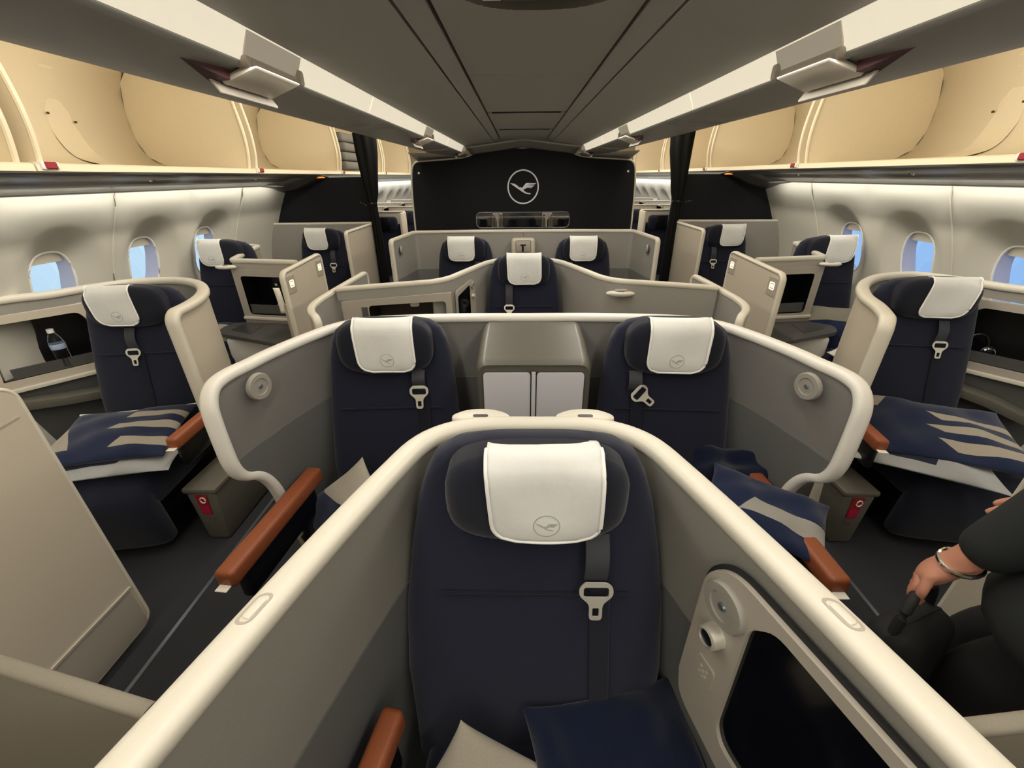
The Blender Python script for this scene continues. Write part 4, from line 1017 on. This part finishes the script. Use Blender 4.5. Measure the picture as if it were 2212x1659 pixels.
# ------------------------------------------------------------------ next cabin seen through the aisles
def rear_seat(x, y, lab):
    t = thing('rear_cabin_seat', lab, 'seat', (x, y, 0), 0, 'seats of the cabin beyond')
    q = MB(); q.rbox((0, .06, .72), (.46, .12, .78), .05, 3, rot=Matrix.Rotation(-.12, 3, 'X')); q.build('backrest', NAVY, t, smooth=60)
    q = MB(); q.rbox((0, .06, 1.10), (.34, .09, .20), .045, 3); hd = q.build('headrest', NAVY, t, smooth=60)
    q = MB(); q.rbox((0, .010, 1.115), (.17, .012, .16), .006, 2); q.build('headrest_cover', BLACK, t, label='black headrest cover')
    q = MB(); q.rbox((0, -.22, .40), (.46, .50, .14), .05, 3); q.build('cushion', NAVY, t, smooth=60)
    q = MB(); q.rbox((0, -.20, .17), (.42, .40, .33), .02, 1); q.build('base', BLACK, t)
    q = MB(); q.rbox((0, .15, .72), (.50, .05, 1.05), .02, 2); q.build('back_shell', TANG, t)
    q = MB(); q.rbox((0, .15, 1.25), (.50, .06, .018), .006, 2); q.build('shell_rim', CAP, t)
    for sx in (-.255, .255):
        q = MB(); q.rbox((sx, .02, .80), (.03, .26, .90), .012, 2); q.build('side_wing', TAN, t)
    return t
names = ['first', 'second', 'third', 'fourth']
for r_, yy in enumerate((5.62, 6.62, 7.62, 8.62)):
    for xx, nm in ((-2.24, 'at the left wall'), (-1.73, 'at the left aisle'), (1.80, 'at the right aisle'), (2.31, 'at the right wall')):
        rear_seat(xx, yy, 'navy seat of the cabin beyond, %s row behind the partition, %s' % (names[r_], nm))
    if r_ < 2:
        for xx, nm in ((-.56, 'left of the middle block'), (.035, 'centre of the middle block'), (.63, 'right of the middle block')):
            rear_seat(xx, yy-.25, 'navy seat of the cabin beyond, %s row behind the partition, %s' % (names[r_], nm))
# folded blankets in the bin
for i in range(4):
    t = thing('folded_blanket', ['lowest', 'second', 'third', 'topmost'][i]+' grey folded blanket of the stack in the left bin behind the curtain', 'blanket', (-2.05, 5.42, 1.722+.092*i), rnd.uniform(-.06, .06), 'grey blankets stacked in the bin')
    q = MB(); q.rbox((0, 0, .045), (.34, .58, .088), .035, 3); q.build('wool', GREYB, t, smooth=60)
    q = MB(); q.rbox((.01, -.296, .045), (.05, .012, .09), .004, 1); q.build('band', BLACK, t, label='black strap')

# ------------------------------------------------------------------ ceiling service unit
t = thing('ceiling_service_unit', 'oval ceiling service unit with two pale lamps at the top edge', 'fixture', (CX, .70, 1.93))
q = MB(); q.loft([[(CX+x, .70+y, 1.934) for x, y in superell(0, 40, .186, .335, 2.8)], [(CX+x, .70+y, 1.965) for x, y in superell(0, 40, .170, .315, 2.8)], [(x, y, 1.967) for x, y in circle(CX, .70, .01, 40, .01)]], 0, False, True); q.build('recess', OLIVE, t, world=True)
for a in (-.085, .105):
    q = MB(); q.rbox((CX+a, .955, 1.953), (.038, .075, .012), .003, 1, rot=Matrix.Rotation(-.4, 3, 'X')); q.build('lamp', WHITE, t, world=True, label='pale rectangular lamp')
for a in (-.035, .04):
    q = MB(); q.rbox((CX+a, .955, 1.954), (.062, .08, .012), .003, 1, rot=Matrix.Rotation(-.4, 3, 'X')); q.build('cover_plate', OLIVE, t, world=True)

# ------------------------------------------------------------------ floor fittings, boxes
for s, x in ((-1, -1.412), (1, 1.492)):
    q = MB(); q.box((x-.008, -1.5, 0), (x+.008, 4.2, .004)); o = q.build('floor_track', ALU, floor); o['kind'] = 'structure'
for s, x0 in ((-1, -1.53), (1, 1.59)):
    sd = 'left' if s < 0 else 'right'
    t = thing('life_vest_box', 'olive grey floor box with red tag beside the near %s window-side seat' % sd, 'box', (x0, 1.75, 0))
    def tp(co):
        if co.z < 0: co.x *= .72
    q = MB(); q.rbox((x0, 1.75, .152), (.15, .44, .29), .012, 2, taper=tp); q.build('body', OLIVE, t, world=True)
    q = MB(); q.rbox((x0, 1.75, .315), (.165, .46, .03), .01, 2); q.build('lid', OLIVE, t, world=True)
    q = MB(); q.prism([(-.026, .17), (.020, .17), (.026, .29), (-.030, .29)], None, lambda a, b, d: (x0+a, 1.528-d, b), 0, .003); tg = q.build('tag', RED, t, world=True, label='red label')
    q = MB(); q.prism([(-.022, .175), (.016, .175), (.018, .225), (-.024, .225)], None, lambda a, b, d: (x0+a, 1.525-d, b), 0, .001); q.build('label', REDP, tg, world=True)
    q = MB(); q.tube([(x0+a, 1.522, b) for a, b in circle(.004, .262, .013, 16, .016)], .003, 6, closed=True); q.build('pull_ring', WHITE, tg, world=True, label='white pull ring')
    q = MB(); q.prism(rrect(-.018, .128, .016, .150, .003, 2), None, lambda a, b, d: (x0+a, 1.5285-d, b), 0, .002); q.build('small_label', ALU, t, world=True)
    q = MB(); q.prism([(-.008, .134), (.006, .134), (.006, .144), (-.008, .144)], None, lambda a, b, d: (x0+a, 1.5265-d, b), 0, .0015); q.build('small_mark', RED, t, world=True)

# ------------------------------------------------------------------ pillows, blankets
BEIGE, NAVYC, PALE = 'A89F90', '1E2845', 'B9BABA'
P_FL = striped('pillow_stripes_left', NAVYC, [(.10, .022, .02, .30, .5, BEIGE), (.005, .024, -.01, .30, .5, BEIGE), (-.115, .03, .05, .32, .5, BEIGE), (-.04, .09, -.32, -.17, -.5, BEIGE)])
P_FR = striped('pillow_stripes_right', NAVYC, [(.045, .024, -.02, .3, -1.0, BEIGE), (-.05, .026, -.04, .3, -1.0, BEIGE), (-.15, .03, -.02, .3, -1.0, BEIGE), (.2, .09, -.4, -.16, .6, BEIGE)])
P_BL = striped('pillow_corner_left', NAVYC, [(0, 1.0, .13, 9, -1.0, 'B4AD9E')])
P_BR = striped('pillow_band_right', NAVYC, [(-.03, .032, -.06, .4, .6, 'A39F97'), (-.20, .05, -.4, .4, 0, 'C4C4C0')])
P_A = striped('pillow_corner_front', 'A29A8B', [(-.25, .10, -.5, .5, 0, '8F887C')])
P_L1 = striped('pillow_stripes_far', NAVYC, [(.06, .03, -.4, .4, 0, BEIGE), (-.05, .03, -.4, .4, 0, BEIGE)])
P_R1 = striped('pillow_far_right', NAVYC, [(.12, .09, -.4, .4, -.6, '8D8878')])
PALEB = striped('pale_blanket', 'A9ABAB', [(.02, .02, -.05, .24, .3, '4A4744'), (-.09, .035, -.3, .05, .3, '20263A')])
def pillow(name, lab, cat, M, loc, rot, a=.21, b=.17, th=.055, wr=.012, seed=1, group=None, piping=None):
    t = thing(name, lab, cat, loc, 0, group)
    R = rot if isinstance(rot, Matrix) else Matrix.Rotation(rot, 3, 'Z')
    n = 26; rr = random.Random(seed); ph = [rr.uniform(0, 6) for _ in range(6)]
    def h(u, v): return th*(max(0, 1-abs(u)**2.6)*max(0, 1-abs(v)**2.6))**0.55
    def wv(u, v): return wr*(math.sin(4*u+3*v+ph[0])*.5+math.sin(7*v-5*u+ph[1])*.3+math.sin(11*u+2*v+ph[2])*.2)*min(1, h(u, v)/th*2)
    def pos(u, v, sgn):
        pin = 1-.06*(1-abs(v)**2)*abs(u)-0
        x = a*u*(1-.07*(1-abs(v)**3)); y = b*v*(1-.07*(1-abs(u)**3))
        return (x, y, sgn*h(u, v)+(wv(u, v) if sgn > 0 else 0))
    q = MB()
    us = [math.sin(math.pi/2*(-1+2*i/n)) for i in range(n+1)]
    q.grid([[pos(u, v, 1) for u in us] for v in us]); q.grid([[pos(u, v, -1) for u in us] for v in us])
    me_o = q.build('cloth', M, t, smooth=80)
    me_o.matrix_local = R.to_4x4()
    if piping:
        q = MB(); q.tube([pos(u, 1, 1) for u in us], .006, 6); p = q.build('piping', piping, t, smooth=80); p.matrix_local = R.to_4x4()
    return t
RX = lambda d: Matrix.Rotation(math.radians(d), 3, 'X'); RY = lambda d: Matrix.Rotation(math.radians(d), 3, 'Y'); RZ = lambda d: Matrix.Rotation(math.radians(d), 3, 'Z')
pillow('folded_blanket', 'pale grey folded blanket under the striped pillow on the near left seat', 'blanket', PALEB, (-1.88, 1.60, .485), RZ(14), .27, .20, .030, .010, 11)
pillow('pillow', 'navy pillow with beige stripes lying on the near left seat', 'pillow', P_FL, (-1.93, 1.66, .55), RZ(14) @ RX(6), .27, .21, .05, .012, 12, None, PALE and HEM)
pillow('folded_blanket', 'pale grey folded blanket under the striped pillow on the near right seat', 'blanket', PALEB, (1.84, 1.62, .49), RZ(-30), .27, .20, .032, .012, 13)
pillow('pillow', 'navy pillow with beige stripes lying on the near right seat', 'pillow', P_FR, (1.98, 1.70, .555), RZ(-22) @ RX(8), .30, .24, .05, .014, 14)
pillow('pillow', 'navy pillow with beige corner propped up in the seat left of the locker', 'pillow', P_BL, (-.635, 1.16, .475), RZ(-28) @ RX(66) @ RZ(45), .19, .19, .055, .008, 15)
pillow('knit_blanket', 'rumpled dark blue knit blanket against the right-hand lining of the seat right of the locker', 'blanket', BLUEB, (.79, 1.33, .59), RZ(-32) @ RX(34), .22, .13, .07, .045, 16)
pillow('pillow', 'navy pillow with grey band hanging over the right-hand leather armrest', 'pillow', P_BR, (.81, 1.06, .655), RZ(-32) @ RX(8) @ RY(6), .185, .135, .035, .012, 17)
pillow('pillow', 'beige pillow corner standing on the foreground seat cushion', 'pillow', P_A, (-.085, .40, .485), RZ(6) @ RX(64) @ RZ(56), .115, .115, .04, .004, 18)
pillow('knit_blanket', 'dark navy cable-knit blanket on the right of the foreground seat', 'blanket', BLUEB, (.23, .38, .49), RZ(12) @ RX(24), .19, .20, .05, .03, 19)
pillow('pillow', 'navy striped pillow on the seat against the left sidewall', 'pillow', P_L1, (-2.35, 3.03, .54), RZ(0) @ RX(25), .2, .17, .06, .01, 20)
pillow('pillow', 'navy pillow with beige corner on the seat against the right sidewall', 'pillow', P_R1, (2.36, 3.05, .60), RZ(-20) @ RX(40), .2, .2, .06, .01, 21)
pillow('plastic_wrap', 'crumpled white plastic wrap beside the pillow on the far right seat', 'wrapper', WHITE, (2.30, 2.74, .50), RZ(30) @ RX(15), .11, .09, .03, .02, 22)

# ------------------------------------------------------------------ small things in the nooks
def bottle(loc, lab, h=.215, r=.032, tilt=0):
    t = thing('water_bottle', lab, 'bottle', loc)
    prof = [(0, 0), (r*.85, 0), (r, .008)]
    for i in range(6): prof += [(r, .02+i*.013), (r*.94, .026+i*.013)]
    prof += [(r, h*.50), (r, h*.62), (r*.92, h*.72), (r*.62, h*.84), (r*.40, h*.90), (r*.40, h*.92), (0, h*.92)]
    q = MB(); q.lathe(prof, (0, 0, 0), 24); q.build('body', GLASSB, t, smooth=60, label='clear ribbed plastic body')
    q = MB(); q.lathe([(r*1.015, h*.49), (r*1.03, h*.495), (r*1.03, h*.62), (r*1.015, h*.625)], (0, 0, 0), 24); q.build('label', mat('bottle_label', '9FB0CC', .5), t, smooth=60, label='pale blue paper band')
    q = MB(); q.lathe([(0, h*.905), (r*.46, h*.905), (r*.46, h), (0, h)], (0, 0, 0), 20); q.build('cap', WHITE, t, label='white cap')
    return t
bottle((-2.515, 2.085, .722), 'clear water bottle standing in the black nook on the near left')
def headphones(loc, rz, lab, glint=None):
    t = thing('headphones', lab, 'headphones', loc, rz)
    for sx in (-1, 1):
        q = MB(); q.lathe([(0, 0), (.030, 0), (.036, .006), (.036, .020), (.026, .028), (0, .026)], (sx*.055, 0, .04), 20, rot=Matrix.Rotation(math.radians(90), 3, 'X')); e = q.build('ear_cup', BLACK, t, smooth=50)
        q = MB(); q.tube([(sx*.055+x, -.029, .04+z) for x, z in circle(0, 0, .026, 20)], .0035, 6, closed=True); q.build('ring', CHROME, e, label='bright steel ring')
    q = MB(); q.tube([(.055*math.cos(a), 0.0, .05+.085*math.sin(a)) for a in [math.pi*i/14 for i in range(15)]], .007, 8); q.build('headband', BLACK, t)
    if glint:
        q = MB(); q.rbox((.0, -.03, .03), (.012, .006, .006), .002, 1); q.build('indicator', glint, t)
    return t
headphones((-1.80, 3.16, .708), .1, 'black headphones with green light in the far left nook', GREEN)
headphones((1.90, 3.17, .708), -.1, 'black headphones with steel ring in the far right nook')
headphones((2.52, 2.20, .722), -.4, 'black headphones in the dark nook at the right edge')
t = thing('paper_leaflet', 'curled pale leaflet behind the far left aisle screen', 'leaflet', (-1.655, 2.84, .80))
q = MB(); q.grid([[(x-.03*f*f, -.02+.03*f*f, .0+.17*f) for x in (-.022, 0, .022)] for f in [i/8 for i in range(9)]]); q.v = [(x, y, z) for x, y, z in q.v]; q.build('sheet', WLABEL, t, solid=.003, smooth=80)

# ------------------------------------------------------------------ passenger bending in the right-hand aisle
def skinned(name, V, Eg, mats, parent, sub=2, root=0, label=None):
    me = bpy.data.meshes.new(name); me.from_pydata([v[:3] for v in V], Eg, [])
    o = bpy.data.objects.new(name+'_rig', me); COL.objects.link(o)
    md = o.modifiers.new('skin', 'SKIN'); md.use_smooth_shade = True
    for i, v in enumerate(V):
        r = v[3] if isinstance(v[3], tuple) else (v[3], v[3])
        me.skin_vertices[0].data[i].radius = r; me.skin_vertices[0].data[i].use_root = (i == root)
    sb = o.modifiers.new('sub', 'SUBSURF'); sb.levels = sub; sb.render_levels = sub
    dg = bpy.context.evaluated_depsgraph_get(); dg.update()
    m2 = bpy.data.meshes.new_from_object(o.evaluated_get(dg)); m2.name = name
    bpy.data.objects.remove(o)
    q = MB(); q.v = [tuple(v.co) for v in m2.vertices]; q.f = [tuple(p.vertices) for p in m2.polygons]; q.m = [0]*len(q.f)
    bpy.data.meshes.remove(m2)
    return q.build(name, mats, parent, world=True, smooth=80, label=label)
pt = thing('person', 'passenger in black jacket leaning forward in the right aisle, one hand on a black bag', 'person', (1.24, .40, 0))
V = [(1.20, .42, .93, (.13, .10)), (1.20, .50, 1.06, (.12, .09)), (1.21, .58, 1.20, (.14, .10)), (1.21, .64, 1.31, (.07, .06)), (1.21, .70, 1.385, .052),      # 0-4 pelvis..neck
     (1.21, .735, 1.46, (.072, .085)), (1.21, .755, 1.54, (.070, .082)),                                                                   # 5,6 head
     (1.09, .57, 1.235, .062), (1.04, .62, 1.04, .046), (.985, .668, .88, .030),            # 7-9 left arm: shoulder, elbow, wrist
     (1.36, .57, 1.235, .062), (1.42, .66, 1.03, .046), (1.305, .735, .945, .030),          # 10-12 right arm
     (1.11, .44, .90, .088), (1.10, .60, .52, .060), (1.15, .50, .09, .040), (1.15, .62, .045, .038),   # 13-16 left leg
     (1.29, .40, .90, .088), (1.33, .735, .53, .060), (1.30, .86, .09, .040), (1.30, .98, .045, .038)]   # 17-20 right leg
Eg = [(0, 1), (1, 2), (2, 3), (3, 4), (4, 5), (5, 6), (2, 7), (7, 8), (8, 9), (2, 10), (10, 11), (11, 12), (0, 13), (13, 14), (14, 15), (15, 16), (0, 17), (17, 18), (18, 19), (19, 20)]
def hand(wr, palm, fdir, side, curl, down):
    """palm and five fingers grown from the wrist vertex"""
    f = Vector(fdir).normalized(); sd = Vector(side).normalized(); dn = Vector(down).normalized()
    P = Vector(palm); k = len(V); V.append((*P, (.034, .018))); Eg.append((wr, k))
    for j, (off, L) in enumerate(((-.030, .072), (-.010, .082), (.010, .078), (.029, .062))):
        b = P+f*.028+sd*off; i0 = len(V); V.append((*b, .0105)); Eg.append((k, i0)); d = f.copy(); p = b
        for q_, (part, r_) in enumerate(((.45, .0098), (.32, .0090), (.23, .0078))):
            d = (d*math.cos(curl)+dn*math.sin(curl)).normalized() if q_ else (d+dn*.25).normalized()
            p = p+d*L*part; V.append((*p, r_)); Eg.append((len(V)-2, len(V)-1))
    b = P-sd*.030+f*.002; V.append((*b, .012)); Eg.append((k, len(V)-1))
    p = b-sd*.016+f*.026+dn*.012; V.append((*p, .0105)); Eg.append((len(V)-2, len(V)-1))
    p = p+f*.026+dn*.010+sd*.004; V.append((*p, .0092)); Eg.append((len(V)-2, len(V)-1))
hand(9, (.962, .690, .812), (-.25, .25, -1), (.75, .65, 0), .95, (.75, -.35, -.3))
hand(12, (1.255, .765, .922), (-.80, .52, -.2), (.35, .75, .45), .35, (0, -.1, -1))
body = skinned('body', V, Eg, SKIN, pt)
JV = [(1.15, .53, .70, (.26, .24)), (1.17, .50, .90, (.22, .19)), (1.20, .50, 1.08, (.175, .13)), (1.21, .58, 1.22, (.175, .13)), (1.21, .635, 1.31, (.085, .075)), (1.21, .66, 1.345, .068),
      (1.085, .575, 1.235, .085), (1.04, .62, 1.04, .070), (.985, .664, .888, .047), (1.365, .575, 1.235, .085), (1.42, .66, 1.03, .070), (1.33, .72, .958, .050)]
JE = [(0, 1), (1, 2), (2, 3), (3, 4), (4, 5), (3, 6), (6, 7), (7, 8), (3, 9), (9, 10), (10, 11)]
skinned('jacket', JV, JE, JACKET, pt, label='black jacket')
TV = [(1.20, .42, .93, (.15, .12)), (1.11, .45, .84, .11), (1.10, .605, .52, .085), (1.15, .50, .10, .062), (1.30, .41, .86, .108), (1.33, .74, .53, .085), (1.30, .86, .10, .062)]
skinned('trousers', TV, [(0, 1), (1, 2), (2, 3), (0, 4), (4, 5), (5, 6)], TROUS, pt, label='black trousers')
for x, y in ((1.15, .57), (1.30, .93)):
    q = MB(); q.loft([[(x+a, y+b, z) for a, b in superell(0, 20, .047*k_, .135*k_, 2.6)] for z, k_ in ((.0, .97), (.02, 1), (.05, .95), (.085, .72), (.10, .5))]); q.build('shoe', BLACK, pt, world=True, smooth=60)
q = MB(); K = 24; rows = []
for i in range(9):
    ph_ = math.pi/2*(i/8); rows.append([(1.21+.083*math.cos(ph_)*math.cos(2*math.pi*j/K), .745+.098*math.cos(ph_)*math.sin(2*math.pi*j/K)-.012, 1.515+.115*math.sin(ph_)-(.06 if math.sin(2*math.pi*j/K) < .2 else 0)*(1-i/8)) for j in range(K)])
q.loft(rows); q.build('hair', HAIR, pt, world=True, smooth=80)
for dx in (-.027, .027):
    q = MB(); q.lathe([(0, -.009), (.008, -.004), (.009, .003), (0, .009)], (1.21+dx, .83, 1.525), 12); q.build('eye', WHITE, pt, world=True, smooth=80)
q = MB(); q.tube([(1.21, .826, 1.525), (1.21, .845, 1.495), (1.21, .832, 1.485)], .009, 8); q.build('nose', SKIN, pt, world=True, smooth=80)
q = MB(); q.tube([(1.19, .820, 1.455), (1.21, .828, 1.455), (1.23, .820, 1.455)], .004, 6); q.build('mouth', mat('lips', '8A5048', .5), pt, world=True, smooth=80)
for dx in (-.074, .074):
    q = MB(); q.rbox((1.21+dx, .74, 1.50), (.012, .03, .055), .005, 2); q.build('ear', SKIN, pt, world=True, smooth=80)
q = MB(); q.tube([(.982+.034*math.cos(a)*.9, .668+.036*math.sin(a), .872+.012*math.cos(a)) for a in [2*math.pi*i/20 for i in range(20)]], .006, 8, closed=True); q.build('bracelet', CHROME, pt, world=True, label='steel bracelet at the wrist')
# the bag in the hand
bt = thing('shoulder_bag', 'soft black bag held in the passenger hand in the right aisle', 'bag', (.96, .64, .30))
def bt_(co):
    if co.z > 0: co.y *= .55; co.x *= .85
q = MB(); q.rbox((.965, .665, .47), (.26, .17, .44), .05, 3, taper=bt_, rot=Matrix.Rotation(.35, 3, 'Z')); q.build('body', BAGM, bt, world=True, smooth=70)
q = MB(); q.tube(catmull([(.885, .635, .67), (.905, .65, .745), (.955, .685, .768), (1.01, .705, .745), (1.04, .715, .67)], 5), .011, 8); q.build('handle', BAGM, bt, world=True, smooth=70)
